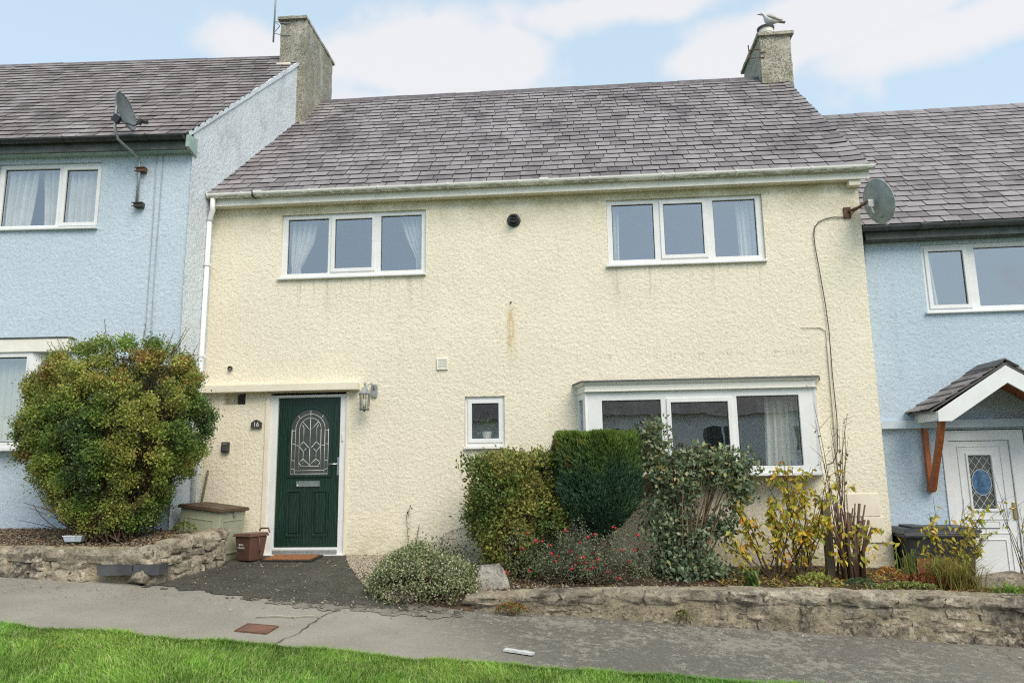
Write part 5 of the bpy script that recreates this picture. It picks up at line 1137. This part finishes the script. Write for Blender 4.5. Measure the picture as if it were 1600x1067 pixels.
# 4 dark glossy evergreen --------------------------------------------------------------
t = thing('evergreen_shrub', 'dark glossy-leaved evergreen shrub with bare pale stems in front of the bay', 'shrub', (5.30, -.85, -.29))
blobs = [((-.30, 0, 1.62), (.10, .10, .20), 34), ((-.28, 0, 1.35), (.17, .14, .20), 55), ((.05, 0, 1.36), (.24, .18, .13), 85), ((.42, 0, 1.32), (.22, .17, .15), 90), ((.62, .02, 1.18), (.15, .14, .16), 60), ((-.05, 0, 1.08), (.30, .2, .14), 60), ((-.22, 0, .80), (.26, .2, .24), 85), ((-.02, .05, .55), (.28, .2, .22), 90), ((-.10, 0, .25), (.32, .24, .22), 130), ((.12, 0, .10), (.28, .22, .12), 80), ((.36, 0, .60), (.16, .14, .12), 26), ((.52, 0, .78), (.10, .1, .12), 14), ((.66, 0, 1.0), (.08, .08, .1), 16)]
Pc = np.concatenate([rng.normal(size=(k, 3)) * np.array(s) * .62 + np.array(c) for c, s, k in blobs]); n, k = len(Pc), 12
P = np.repeat(Pc, k, 0) + rng.normal(size=(n * k, 3)) * .045; A = rng.normal(size=P.shape) + np.array([0, -.3, .2])
E4 = [(.040, .058, .032), (.06, .08, .045), (.085, .105, .06), (.11, .12, .055), (.13, .10, .04)]
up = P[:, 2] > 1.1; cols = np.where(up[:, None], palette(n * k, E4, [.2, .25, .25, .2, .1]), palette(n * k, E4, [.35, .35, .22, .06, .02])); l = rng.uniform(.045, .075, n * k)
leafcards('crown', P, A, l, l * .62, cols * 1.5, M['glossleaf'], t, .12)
branches('trunk', M['bark'], t, (-.05, 0, 0), [tuple(p) for p in Pc[rng.choice(n, 46, False)]], .016, .004, .05, 5, 5, .10)
branches('stem', simple('pale_stem', (.26, .20, .12), (.17, .12, .07), 14, .85), t, (.0, -.05, 0), [(-.3, -.05, 1.5), (-.1, -.05, 1.4), (.1, -.06, 1.38), (.3, -.05, 1.3), (.48, -.05, 1.25), (.55, -.05, 1.05), (.2, -.08, 1.2), (.0, -.1, 1.3), (.42, -.05, .9)], .017, .006, .06, 6, 6, .10)
# 5 low berried shrub --------------------------------------------------------------------
t = thing('flowering_shrub', 'low grey-green shrub dotted with red flowers under the conifer', 'shrub', (4.02, -1.22, -.22))
n0 = 300; Pc = np.stack([rng.normal(size=n0) * .33, rng.normal(size=n0) * .13, .02 + np.abs(rng.normal(size=n0)) * .19 + .10 * rng.random(n0)], 1); Pc[:, 0] = np.clip(Pc[:, 0], -.8, .8); k = 32
P = np.repeat(Pc, k, 0) + rng.normal(size=(n0 * k, 3)) * .045
leafcards('crown', P, rng.normal(size=P.shape) + np.array([0, -.2, .4]), rng.uniform(.018, .035, len(P)), .015, palette(len(P), [(.11, .125, .075), (.08, .10, .055), (.15, .16, .10), (.06, .07, .04)]), M['leaf'], t)
fl = MB()
for i in rng.choice(n0, 58, False):
    p = Pc[i] + rng.normal(size=3) * .03 + np.array([0, -.11, .05]); s = random.uniform(.012, .020); fl.lathe([(.001, -s * 1.2), (s, -.1 * s), (s * .8, s * .7), (.001, s)], 6, Matrix.Translation(p))
kind(fl.build('red_flowers', M['berry'], t), 'stuff')
branches('trunk', M['bark'], t, (0, 0, 0), [tuple(p) for p in Pc[rng.choice(n0, 40, False)]], .007, .002, .05, 4, 4, .3)
LEAFGAIN = 1.25
# 6 variegated mound ------------------------------------------------------------------------
t = thing('variegated_shrub', 'low cream and green variegated mound spilling over the pavement edge', 'shrub', (2.36, -1.58, -.36))
def mound(n0, hx, hy, h): 
    a = rng.uniform(0, 6.283, n0); r_ = np.sqrt(rng.random(n0)); x = r_ * np.cos(a) * hx; y = r_ * np.sin(a) * hy; return np.stack([x, y, h * np.sqrt(np.clip(1 - r_ ** 2.2, 0, 1)) * (.75 + .5 * fbm(x * 5, y * 5, 0, 2, 14))], 1)
Pc = mound(620, .60, .40, .50); Pc[:, 2] *= 1 + .15 * (Pc[:, 0] < 0); k = 34; P = np.repeat(Pc, k, 0) + rng.normal(size=(620 * k, 3)) * .035; P[:, 2] = np.maximum(P[:, 2], .02)
leafcards('crown', P, rng.normal(size=P.shape) + np.array([0, -.3, .5]), rng.uniform(.02, .036, len(P)), .017, palette(len(P), [(.42, .43, .26), (.52, .50, .33), (.24, .29, .12), (.14, .19, .075), (.09, .12, .05)], [.24, .2, .22, .2, .14]), M['leaf'], t)
branches('trunk', M['bark'], t, (.1, -.1, 0), [tuple(p) for p in Pc[rng.choice(620, 50, False)]], .008, .003, .05, 4, 4, .3)
# 7 creeper climbing the wall ------------------------------------------------------------------
t = thing('wall_creeper', 'thin ivy-like creeper climbing the cream wall behind the variegated mound', 'climber', (2.2, -.08, -.17))
paths = [[(-.38, 0, .0), (-.36, .03, .3), (-.39, .05, .6), (-.33, .05, .75)], [(-.28, 0, 0), (-.25, .03, .25), (-.22, .05, .5)], [(-.1, 0, 0), (0, .02, .25), (.2, .05, .42), (.42, .055, .46), (.6, .055, .47)], [(0, -.05, 0), (.1, -.02, .3), (.25, .03, .32)], [(.2, -.05, 0), (.35, -.02, .2), (.5, .02, .12)]]
m = MB(); PL = []
for p in paths:
    m.tube(p, .0035, 4, False)
    for a, b in zip(p[:-1], p[1:]):
        for q in range(9): PL.append(np.array(a) + (np.array(b) - np.array(a)) * random.random())
m.build('trunk', M['bark'], t); PL = np.array(PL); PM = np.stack([rng.normal(size=520) * .2 + .08, -.02 + rng.normal(size=520) * .04, np.abs(rng.normal(size=520)) * .14 + .05], 1)
P = np.concatenate([PL + rng.normal(size=PL.shape) * .012, PM]); P[:, 1] = np.minimum(P[:, 1], .05); leafcards('crown', P, rng.normal(size=P.shape) + np.array([0, -.8, -.3]), rng.uniform(.02, .04, len(P)), .02, palette(len(P), [(.10, .13, .035), (.07, .10, .03), (.15, .16, .05), (.05, .06, .025)]), M['leaf'], t)
# 8 yellow autumn shrubs -------------------------------------------------------------------------
YL = [(.55, .42, .04), (.48, .38, .05), (.38, .38, .06), (.30, .33, .06), (.58, .34, .05), (.50, .22, .04)]
def stemshrub(name, label, loc, stems, nl, L, pal, w, bark, r0=.009, drop=.35, group=None, hw=(.2, 1.)):
    t = thing(name, label, 'shrub', loc, 0, group); m = MB(); PL, AL = [], []
    for bx, by, tx, ty, tz in stems:
        b = Vector((bx, by, 0)); e = Vector((tx, ty, tz)); mid = b.lerp(e, .5) + Vector((random.uniform(-.05, .05), random.uniform(-.03, .03), .04)); k = [b, b.lerp(mid, .5), mid, mid.lerp(e, .5) + Vector((random.uniform(-.02, .02), 0, 0)), e]
        m.tube(k, [r0, r0 * .85, r0 * .7, r0 * .5, r0 * .25], 5, False)
        for _ in range(3):
            q = mid.lerp(e, random.random()); d = Vector((random.uniform(-.16, .16), random.uniform(-.1, .06), random.uniform(.05, .2))); m.tube([q, q + d * .6, q + d], [r0 * .4, r0 * .3, r0 * .15], 4, False)
            for _ in range(nl // 3): PL.append(tuple(q + d * random.random())); AL.append((random.uniform(-1, 1), random.uniform(-1, .5), random.uniform(-.9, .3)))
        for _ in range(nl - nl // 3): PL.append(tuple(b.lerp(e, random.uniform(*hw)) + Vector((random.uniform(-.03, .03), random.uniform(-.03, .03), 0)))); AL.append((random.uniform(-1, 1), random.uniform(-1, .5), random.uniform(-.9, .3)))
    m.build('trunk', bark, t); P = np.array(PL); l = rng.uniform(.7, 1.2, len(P)) * L
    o = leafcards('crown', P, np.array(AL), l, l * .72, palette(len(P), pal, w), M['leaf'], t, .1, drop); return t
st = [(random.uniform(-.25, .3), random.uniform(-.1, .1), random.uniform(-.7, .75), random.uniform(-.25, .2), random.uniform(.5, 1.28)) for _ in range(26)] + [(.1, 0, .02, -.05, 1.38), (.1, 0, .12, -.05, 1.32), (-.2, 0, -.55, -.05, 1.0), (-.2, 0, -.68, -.1, .5), (-.3, 0, -.75, -.1, .42)]
stemshrub('autumn_shrub', 'sprawling bare-stemmed shrub with yellow autumn leaves right of the bay', (6.42, -.85, -.24), st, 20, .072, YL, [.26, .22, .22, .14, .1, .06], M['bark'])
t = stemshrub('autumn_shrub', 'tall thin twiggy shrub almost bare, in front of the cream wall cable', (7.02, -.62, -.24), [(random.uniform(-.1, .2), random.uniform(-.08, .08), random.uniform(-.2, .42), random.uniform(-.08, .1), random.uniform(1.2, 1.95)) for _ in range(11)], 2, .045, [(.2, .19, .05), (.14, .1, .05), (.25, .2, .05)], None, M['bark'], .0075)
# 9 cut-back stump ---------------------------------------------------------------------------------
t = thing('pruned_stump', 'hard-pruned brown woody stump of cut stems right of the grey post', 'stump', (7.13, -.86, -.24))
m = MB()
for _ in range(34):
    bx, by = random.uniform(-.10, .12), random.uniform(-.08, .06); tx = bx * 1.9 + random.uniform(-.08, .10); tz = random.uniform(.40, .85); r_0 = random.uniform(.009, .019); mid = (bx * 1.2 + random.uniform(-.02, .02), by, tz * .5)
    m.tube([(bx, by, -.03), mid, (tx, by + random.uniform(-.1, .06), tz)], [r_0 * 1.2, r_0, r_0 * .85], 7)
m.build('cut_stem', M['redbark'], t, 0, True)
P = np.stack([rng.normal(size=130) * .20 + .02, -.10 + rng.normal(size=130) * .07, rng.uniform(.18, .62, 130)], 1); leafcards('crown', P, rng.normal(size=P.shape) + np.array([0, -.4, -.7]), rng.uniform(.05, .085, 130), .045, palette(130, YL, [.34, .26, .2, .1, .06, .04]), M['leaf'], t, .1, .2)
tag(MB().prism([(-.045, 0), (.045, 0), (.045, .84), (.03, .88), (-.035, .87), (-.045, .84)], -.04, .04).build('wooden_post', M['greywood'], None, .006), 'weathered grey wooden post standing between the yellow shrub and the stump', 'post').location = (6.93, -.74, -.25)
# 10 right-hand sapling, grasses, low weeds --------------------------------------------------------------
stemshrub('autumn_shrub', 'small yellow-leaved sapling in front of the black wheelie bin', (8.0, -1.02, -.29), [(random.uniform(-.12, .2), random.uniform(-.1, .1), random.uniform(-.28, .75), random.uniform(-.1, .1), random.uniform(.25, .8)) for _ in range(24)] + [(0, 0, .02, 0, .95), (.1, 0, .35, 0, .92)], 8, .062, YL, [.28, .26, .28, .12, .04, .02], M['bark'], .006)
stemshrub('autumn_shrub', 'thin bare dark stems at the right edge in front of the white door', (8.78, -1.15, -.32), [(random.uniform(-.05, .15), 0, random.uniform(-.2, .3), 0, random.uniform(.7, 1.25)) for _ in range(8)], 2, .05, YL, None, M['bark'], .005)
def blades(n, base, spread, h, w, pal, out=.6):
    b = np.array(base) + rng.normal(size=(n, 3)) * np.array([spread, spread * .7, 0]); a = rng.uniform(0, 6.283, n); H = h * rng.uniform(.55, 1.1, n); d = np.stack([np.cos(a), np.sin(a), a * 0], 1); o = out * H * rng.uniform(.3, 1.2, n); s = np.stack([-np.sin(a), np.cos(a), a * 0], 1) * w / 2
    up = np.array([0, 0, 1.]); r1 = b + d * (o * .3)[:, None] + up * (H * .6)[:, None]; r2 = b + d * o[:, None] * .75 + up * (H * .88)[:, None]; r3 = b + d * (o * 1.25)[:, None] + up * (H * .72)[:, None]
    V = np.stack([b - s, b + s, r1 - s * .9, r1 + s * .9, r2 - s * .6, r2 + s * .6, r3 - s * .1, r3 + s * .1], 1).reshape(-1, 3); i = np.arange(n)[:, None] * 8; F = np.concatenate([i + np.array(q) for q in ((0, 1, 3, 2), (2, 3, 5, 4), (4, 5, 7, 6))], 0)
    return V, F, np.repeat(palette(n, pal), 8, 0)
def tuft(name, label, loc, n, spread, h, w, pal, out=.6, cat='grass tuft', group=None):
    V, F, c = blades(n, (0, 0, 0), spread, h, w, pal, out); o = raw(name, V, F, M['grass'], None, False, c); o.location = loc; return tag(o, label, cat, group)
tuft('grass_clump', 'arching green and straw-coloured grass clump in front of the wheelie bin', (8.02, -1.25, -.30), 420, .13, .36, .008, [(.28, .26, .06), (.20, .24, .05), (.36, .26, .08), (.22, .14, .05), (.14, .2, .04)], .9)
tuft('grass_clump', 'small upright green tuft at the right corner of the cream house', (7.80, -.72, -.26), 26, .04, .42, .014, [(.20, .26, .06), (.28, .30, .1)], .3)
tuft('strap_leaf_plant', 'low strap-leaved green plant beside the evergreen shrub', (5.92, -1.32, -.27), 16, .05, .26, .03, [(.09, .15, .035), (.13, .19, .05), (.06, .09, .03)], 1.2, 'plant')
tuft('strap_leaf_plant', 'low bright green leaves lying on the wall top at the right edge', (8.45, -1.55, -.33), 60, .07, .14, .014, [(.12, .26, .03), (.18, .3, .05)], 1.8, 'plant')
def lowplant(name, label, loc, n, hx, hy, h, L, pal, cat='plant'):
    t = thing(name, label, cat, loc); P = mound(n, hx, hy, h); P[:, 2] += .01; leafcards('foliage', P, rng.normal(size=P.shape) + np.array([0, -.3, .5]), rng.uniform(.7, 1.2, n) * L, L * .55, palette(n, pal), M['leaf'], t)
    branches('stem', M['bark'], t, (0, 0, 0), [tuple(p) for p in P[:12]], .003, .001, .02, 4, 3, .05); return t
lowplant('ground_weed', 'low yellow-green leafy weed under the yellow shrub', (6.55, -1.38, -.26), 160, .22, .10, .12, .055, [(.28, .32, .06), (.38, .38, .08), (.2, .25, .05)])
lowplant('ground_weed', 'small dark green feathery weed on the bed by the stump', (6.98, -1.46, -.27), 380, .17, .07, .10, .028, [(.07, .11, .05), (.10, .15, .06)])
lowplant('ground_weed', 'pale green weed patch on the bed left of the straw-coloured grass', (7.45, -1.46, -.28), 500, .32, .09, .07, .03, [(.22, .27, .07), (.30, .32, .1), (.16, .2, .06)])
lowplant('ground_weed', 'orange-leaved low weed between the stump and the wheelie bin', (7.40, -1.15, -.27), 170, .15, .08, .17, .04, [(.50, .22, .05), (.46, .32, .07), (.3, .12, .04)])
lowplant('ground_weed', 'brown dead fern litter heap in front of the cream house corner', (7.72, -1.25, -.28), 900, .28, .12, .10, .05, [(.24, .09, .035), (.32, .14, .05), (.18, .07, .03)])
lowplant('ground_weed', 'red and green weed at the foot of the wall below the boulder', (3.34, -1.98, float(gz(3.34, -1.98)) + .0), 300, .17, .06, .11, .032, [(.10, .16, .03), (.30, .08, .03), (.16, .2, .04), (.38, .16, .05)])
lowplant('ground_weed', 'small moss-green weed at the foot of the right wall near its middle', (5.05, -1.97, float(gz(5.05, -1.97)) + .03), 260, .08, .04, .12, .022, [(.16, .18, .04), (.12, .14, .03)])
lowplant('ground_weed', 'little green weed at the foot of the storage box behind the left wall', (-.72, -.95, .28), 300, .16, .10, .16, .03, [(.12, .16, .04), (.2, .22, .06)])
roughbox('edging_rock', M['stone_grey'], None, -.28, .28, -.12, .12, -.07, .08, .035, .03, Matrix.Translation((8.55, -1.1, -.27)) @ Matrix.Rotation(-.1, 4, 'Y'), 8, 5); tag(bpy.context.scene.objects['edging_rock'], 'grey rock lying on the bed in front of the white door', 'rock')

# ================================================================ lawn grass
def lawn(n, x0, x1, y0, y1, seed):
    g = np.random.default_rng(seed); x = g.uniform(x0, x1, n); y = y1 - (y1 - y0) * g.random(n) ** 1.25
    edge = -3.60 + .10 * (fbm(x * 1.7, x * 0, 0, 4, 31) - .5) * 2; y = np.minimum(y, edge - np.abs(g.normal(size=n)) * .012 * (y > edge)); 
    f = fbm(x * 2.4, y * 2.4, 0, 4, 37); H = (.028 + .062 * f) * g.uniform(.6, 1.35, n); a = g.uniform(0, 6.283, n); lean = (fbm(x * 3, y * 3, 0, 2, 39) - .5) * 4 + a
    d = np.stack([np.cos(lean), np.sin(lean), a * 0], 1); o = H * g.uniform(.15, 1.0, n); w = g.uniform(.0022, .0044, n)[:, None]; s = np.stack([-np.sin(a), np.cos(a), a * 0], 1) * w
    b = np.stack([x, y, lawn_z(x, y) - .005], 1); up = np.array([0, 0, 1.]); m = b + d * (o * .35)[:, None] + up * (H * .65)[:, None]; t = b + d * o[:, None] + up * (H * (1 - .25 * g.random(n)))[:, None]
    V = np.stack([b - s, b + s, m + s * .8, m - s * .8, t], 1).reshape(-1, 3); i = np.arange(n)[:, None] * 5
    F = np.concatenate([i + np.array(q) for q in ((0, 1, 2), (0, 2, 3), (3, 2, 4))], 0)
    pal = np.array([(.255, .475, .075), (.31, .55, .09), (.385, .59, .14), (.185, .375, .05), (.50, .55, .24)]); c = pal[g.choice(5, n, p=[.27, .27, .22, .13, .11])] * g.uniform(.75, 1.2, (n, 1)) * (.45 + 1.1 * f)[:, None] * (1 + .25 * (fbm(x * .8, y * .8, 0, 2, 91) - .5)[:, None] * np.array([2.2, .6, 1.]))
    return V, F, np.repeat(c, 5, 0)
V, F, c = lawn(185000, -3.5, 8.5, -5.7, -3.45, 1)
kind(raw('lawn_grass', V, F, M['grass'], None, False, c), 'stuff')

litter('lawn_leaves', np.array([(x, y, float(lawn_z(np.array(x), np.array(y))) + .03) for x, y in [(rng.uniform(-3, 6), rng.uniform(-5.2, -3.7)) for _ in range(70)]]), [(.45, .28, .08), (.35, .2, .07), (.5, .4, .15)], (.02, .045))
# ================================================================ things by the door
# storage box: corners front-left, front-right, back-right, back-left on its sloping stance
t = thing('storage_box', 'sage green plastic storage box with brown plank lid beside the door', 'storage box', (-.70, -.38, .0), rad(-9))
Mx = Matrix.Rotation(rad(6.5), 4, 'Y')
M['sage'] = simple('sage_plastic', (.42, .44, .31), (.37, .39, .27), 4, .55); M['brownplastic'] = simple('brown_plastic_lid', (.115, .075, .045), (.08, .05, .03), 5, .6, .002, 40)
b = MB(); z0, z1 = -.10, .575
b.add([Mx @ Vector(v) for v in [(-.275, -.245, z0), (.275, -.245, z0), (.275, .245, z0), (-.275, .245, z0), (-.295, -.265, z1), (.295, -.265, z1), (.295, .265, z1), (-.295, .265, z1)]], [(0, 1, 2, 3), (7, 6, 5, 4), (0, 4, 5, 1), (1, 5, 6, 2), (2, 6, 7, 3), (3, 7, 4, 0)]); bd = b.build('body', M['sage'], t, .012)
def fr(side):
    q = MB()
    for a, c, d, e in ((-.21, .21, .05, .065), (-.21, .21, .46, .475), (-.21, -.195, .065, .46), (.195, .21, .065, .46)):
        if side: q.box(.282, .298, a, c, d, e, Mx)
        else: q.box(a, c, -.268, -.252, d, e, Mx)
    return q
fr(0).build('panel_rib', M['sage'], bd, .003); fr(1).build('panel_rib', M['sage'], bd, .003)
lid = MB().box(-.325, .325, -.30, .295, .578, .612, Mx).build('lid', M['brownplastic'], t, .01)
for k in range(6): MB().box(-.315, .315, -.29 + k * .0965, -.29 + k * .0965 + .088, .6125, .622, Mx).build('plank', M['brownplastic'], lid, .004)
MB().box(.298, .318, -.02, .03, .52, .575, Mx).build('latch', M['galv'], t, .004)
# food caddy
t = thing('food_caddy', 'small brown food waste caddy with lid and white print in front of the storage box', 'caddy', (-.11, -.42, float(zpath(-.11, -.42)) + .012), rad(-24))
M['caddy'] = simple('brown_caddy_plastic', (.135, .068, .050), (.11, .055, .042), 5, .45); M['print'] = simple('white_print', (.75, .74, .72), None, 30, .6)
b = MB(); b.add([(-.11, -.11, 0), (.11, -.11, 0), (.11, .11, 0), (-.11, .11, 0), (-.145, -.14, .30), (.145, -.14, .30), (.145, .14, .30), (-.145, .14, .30)], [(0, 1, 2, 3), (7, 6, 5, 4), (0, 4, 5, 1), (1, 5, 6, 2), (2, 6, 7, 3), (3, 7, 4, 0)]); cbd = b.build('body', M['caddy'], t, .025, False, 3)
MB().add([(-.165, -.165, .30), (.16, -.16, .30), (.16, .16, .30), (-.165, .16, .30), (-.15, -.15, .335), (.145, -.14, .345), (.145, .14, .345), (-.15, .14, .335)], [(0, 1, 2, 3), (7, 6, 5, 4), (0, 4, 5, 1), (1, 5, 6, 2), (2, 6, 7, 3), (3, 7, 4, 0)]).build('lid', M['caddy'], t, .012)
MB().box(-.20, -.14, -.05, .05, .295, .315).build('lid_lip', M['caddy'], t, .006)
MB().tube([(-.02, .145, .35), (.0, .155, .385), (.13, .155, .39), (.165, .15, .34)], .011, 8).build('handle_grip', M['caddy'], t); MB().tube([(.155, -.02, .29), (.185, -.03, .24), (.185, -.02, .14), (.15, 0, .10)], .008, 8).build('bail_handle', M['caddy'], t, 0, True)
m = MB(); m.tube([(-.055, -.1305, .20), (-.055, -.1345, .20)], .013, 12)
for x0, x1, z in ((-.037, .0, .206), (-.037, .01, .196), (-.085, .03, .168), (-.07, .015, .157)): m.box(x0, x1, -.1345, -.128, z - .003, z + .003)
for q in range(len(m.v)): pass
pm = m.build('white_print', M['print'], t); pm.matrix_local = Matrix.Translation((0, 0, 0)) @ Matrix.Rotation(rad(0), 4, 'X')
# doormat
t = thing('doormat', 'orange-brown coir doormat with dark border at the green door', 'doormat', (.40, -.32, float(zpath(.40, -.32)) + .016), rad(-2))
t.rotation_euler = (math.atan(.05), 0, rad(-2))
M['coir'] = simple('coir', (.36, .15, .055), (.22, .085, .03), 26, .95, .012, 160); M['matrubber'] = simple('mat_rubber', (.02, .02, .018), None, 10, .8)
roughbox('coir_pile', M['coir'], t, -.30, .30, -.175, .175, .004, .022, .02, .004, None, 2, 20); plate_ = MB().box(-.335, .335, -.205, .205, -.006, .012).build('border', M['matrubber'], t, .004)
# broom leaning behind the box
t = thing('broom', 'dark broom handle leaning on the cream wall behind the storage box', 'broom', (-1.0, -.12, .0))
MB().tube([(-.02, -.02, .0), (.02, .03, .55), (.075, .085, 1.07)], [.016, .016, .015], 8).build('handle', M['greywood'], t, 0, True); MB().box(-.14, .10, -.05, .01, -.06, .0).build('head', M['greywood'], t, .006); MB().box(-.13, .09, -.045, .005, -.12, -.06).build('bristles', M['blackcable'], t)
# wheelie bin
t = thing('wheelie_bin', 'black wheelie bin standing between the cream house corner and the white door', 'bin', (8.42, .02, -.70), 0)
t.scale = (1, 1, .90)
M['bin'] = simple('bin_plastic', (.02, .022, .025), (.035, .038, .04), 6, .42)
b = MB(); b.add([(-.33, -.24, .08), (.33, -.24, .08), (.33, .24, .08), (-.33, .24, .08), (-.42, -.29, .96), (.40, -.29, .96), (.40, .29, .96), (-.42, .29, .96)], [(0, 1, 2, 3), (7, 6, 5, 4), (0, 4, 5, 1), (1, 5, 6, 2), (2, 6, 7, 3), (3, 7, 4, 0)]); b.build('body', M['bin'], t, .02)
MB().box(-.45, .43, -.315, .315, .93, .975).build('rim', M['bin'], t, .012)
MB().add([(-.47, -.325, .98), (.44, -.325, .98), (.44, .325, .98), (-.47, .325, .98), (-.40, -.25, 1.045), (.42, -.25, 1.06), (.42, .25, 1.06), (-.40, .25, 1.045)], [(0, 1, 2, 3), (7, 6, 5, 4), (0, 4, 5, 1), (1, 5, 6, 2), (2, 6, 7, 3), (3, 7, 4, 0)]).build('lid', M['bin'], t, .015)
MB().box(-.30, -.12, -.18, .18, 1.045, 1.075).build('lid_ridge', M['bin'], t, .01); MB().tube([(.42, -.2, .97), (.50, -.2, 1.0), (.50, .2, 1.0), (.42, .2, .97)], .018, 8).build('handle', M['bin'], t, 0, True)
for s in (-1, 1): MB().lathe([(.0, -.03), (.09, -.03), (.1, -.02), (.1, .02), (.09, .03), (0, .03)], 18, Matrix.Translation((.30, s * .22, .1)) @ Matrix.Rotation(rad(90), 4, 'X')).build('wheel', M['blackcable'], t)
MB().box(-.32, -.12, -.286, -.262, .45, .66).build('red_label', simple('faded_red_label', (.30, .05, .05), (.2, .04, .04)), t)
# odds and ends on the ground
gzp = lambda x, y: float(gz(x, y))
t = MB(); cs = [(-.16, -.125), (.16, -.125), (.15, .125), (-.15, .125)]
t = thing('inspection_cover', 'rust-red metal inspection cover set in the pavement by the lawn', 'cover', (1.14, -3.06, gzp(1.14, -3.06) + .004), rad(-2)); t.rotation_euler = (math.atan(.055), math.atan(.065), rad(-3)); t.scale = (.86, .86, 1)
plate('cover_frame', M['rust'], t, (-.165, .165, -.01, 0), [], -.01, 0, 0) if False else None
MB().box(-.155, .155, -.125, .125, -.004, .006).build('lid', simple('red_rusted_plate', (.20, .095, .062), (.13, .07, .05), 10, .8, .003, 80), t, .003)
m = MB()
for a in ((-.175, -.158, -.14, .14), (.158, .175, -.14, .14), (-.158, .158, -.14, -.128), (-.158, .158, .128, .14)): m.box(a[0], a[1], a[2], a[3], -.004, .008)
m.build('frame', M['rust'], t)
tag(MB().tube([(.98, -2.72, gzp(.98, -2.72) + .008), (1.15, -2.66, gzp(1.15, -2.66) + .02), (1.3, -2.64, gzp(1.3, -2.64) + .012), (1.46, -2.56, gzp(1.46, -2.56) + .016), (1.56, -2.58, gzp(1.56, -2.58) + .008)], [.006, .007, .006, .005, .003], 6).tube([(1.3, -2.64, gzp(1.3, -2.64) + .012), (1.36, -2.69, gzp(1.36, -2.69) + .02)], [.004, .002], 5).build('twig', simple('pale_twig', (.42, .38, .28), None, 20, .9), None, 0, True), 'pale thin twig lying on the pavement in front of the drive', 'twig')
wp = roughbox('crumpled_litter', simple('white_paper', (.62, .62, .60), None, 20, .8), None, -.13, .13, -.035, .035, -.004, .012, .012, .012, None, 14, 18); wp.location = (3.5, -3.20, gzp(3.5, -3.2) + .012); wp.rotation_euler = (0, math.atan(.065), -.25); tag(wp, 'crumpled white scrap of litter on the pavement near the lawn edge', 'litter')
tb = thing('plastic_tub', 'pale blue and white plastic tub lying on the left bed behind the wall', 'tub', (-1.72, -1.50, .28), .1)
MB().add([(-.09, -.06, 0), (.09, -.06, 0), (.09, .06, 0), (-.09, .06, 0), (-.11, -.07, .06), (.11, -.07, .06), (.11, .07, .06), (-.11, .07, .06)], [(0, 1, 2, 3), (7, 6, 5, 4), (0, 4, 5, 1), (1, 5, 6, 2), (2, 6, 7, 3), (3, 7, 4, 0)]).build('tub', simple('pale_blue_plastic', (.45, .55, .68), (.6, .62, .66), 9, .4), tb, .008); MB().box(-.115, .115, -.075, .075, .06, .072).build('lid', M['white'], tb, .004)

# ================================================================ the house across the road (mirrored in the ground-floor panes)
op = thing('terraced_house', 'grey rendered house across the road mirrored in the bay window panes', 'house', (4, -25, -1.6))
M['grey_render'] = roughcast('grey_render', (.84, .83, .80), (.6, .6, .58), None, .4)
MB().box(-16, 14, -7, 0, -.5, 5.0).build('wall', M['grey_render'], op); MB().prism([(.4, 4.9), (-3.5, 8.2), (-7.4, 4.9)], -16.3, 14.3, 'x').build('roof', M['slate_old'], op)
for k, x in enumerate((-12.5, -8.5, -3.2, .8, 6, 10)):
    for z in (.9, 3.2):
        w = MB().box(x, x + 1.8, -.02, .06, z, z + 1.2).build('window', M['white'], op); MB().box(x + .1, x + .85, .05, .075, z + .1, z + 1.1).build('pane', M['black'], w); MB().box(x + .95, x + 1.7, .05, .075, z + .1, z + 1.1).build('pane', M['black'], w)
    if k % 2: MB().prism([(x - .3, 0), (x + .1, .7), (x + 1.7, .7), (x + 2.1, 0)], 2.15, 2.5, 'z').build('bay_canopy', M['leadsheet'], op)

# framed pictures on the far wall of the front room, and a plant on the small window's sill
for k, (x, z, w, h) in enumerate(((4.75, 1.35, .32, .42), (5.55, 1.30, .55, .40))):
    t = thing('framed_picture', ('small white framed picture seen through the left bay pane', 'wide pale framed picture seen through the middle bay pane')[k], 'picture', (x, 1.9, z))
    plate('picture_frame', M['white'], t, (0, w, 0, h), [(.03, w - .03, .03, h - .03)], -.03, 0); B('print', simple('pale_print', (.70, .68, .55), (.45, .5, .5), 3, .6), t, .03, w - .03, -.012, -.006, .03, h - .03); B('easel_leg', M['greywood'], t, w / 2 - .02, w / 2 + .02, .0, .03, -z + .0, h * .8)
t = thing('potted_plant', 'small potted plant standing inside the small square window', 'plant', (2.86, .19, 1.43))
MB().lathe([(.05, 0), (.07, .1), (.06, .1), (.045, .02)], 14).build('pot', M['whitepaint'], t); P = rng.normal(size=(90, 3)) * np.array([.06, .03, .07]) + np.array([0, 0, .2]); leafcards('foliage', P, rng.normal(size=P.shape), .06, .03, palette(90, [(.1, .16, .05), (.2, .26, .12)]), M['leaf'], t)
B('window_board', M['white'], cream, 2.55, 3.15, .12, .30, 1.40, 1.428)
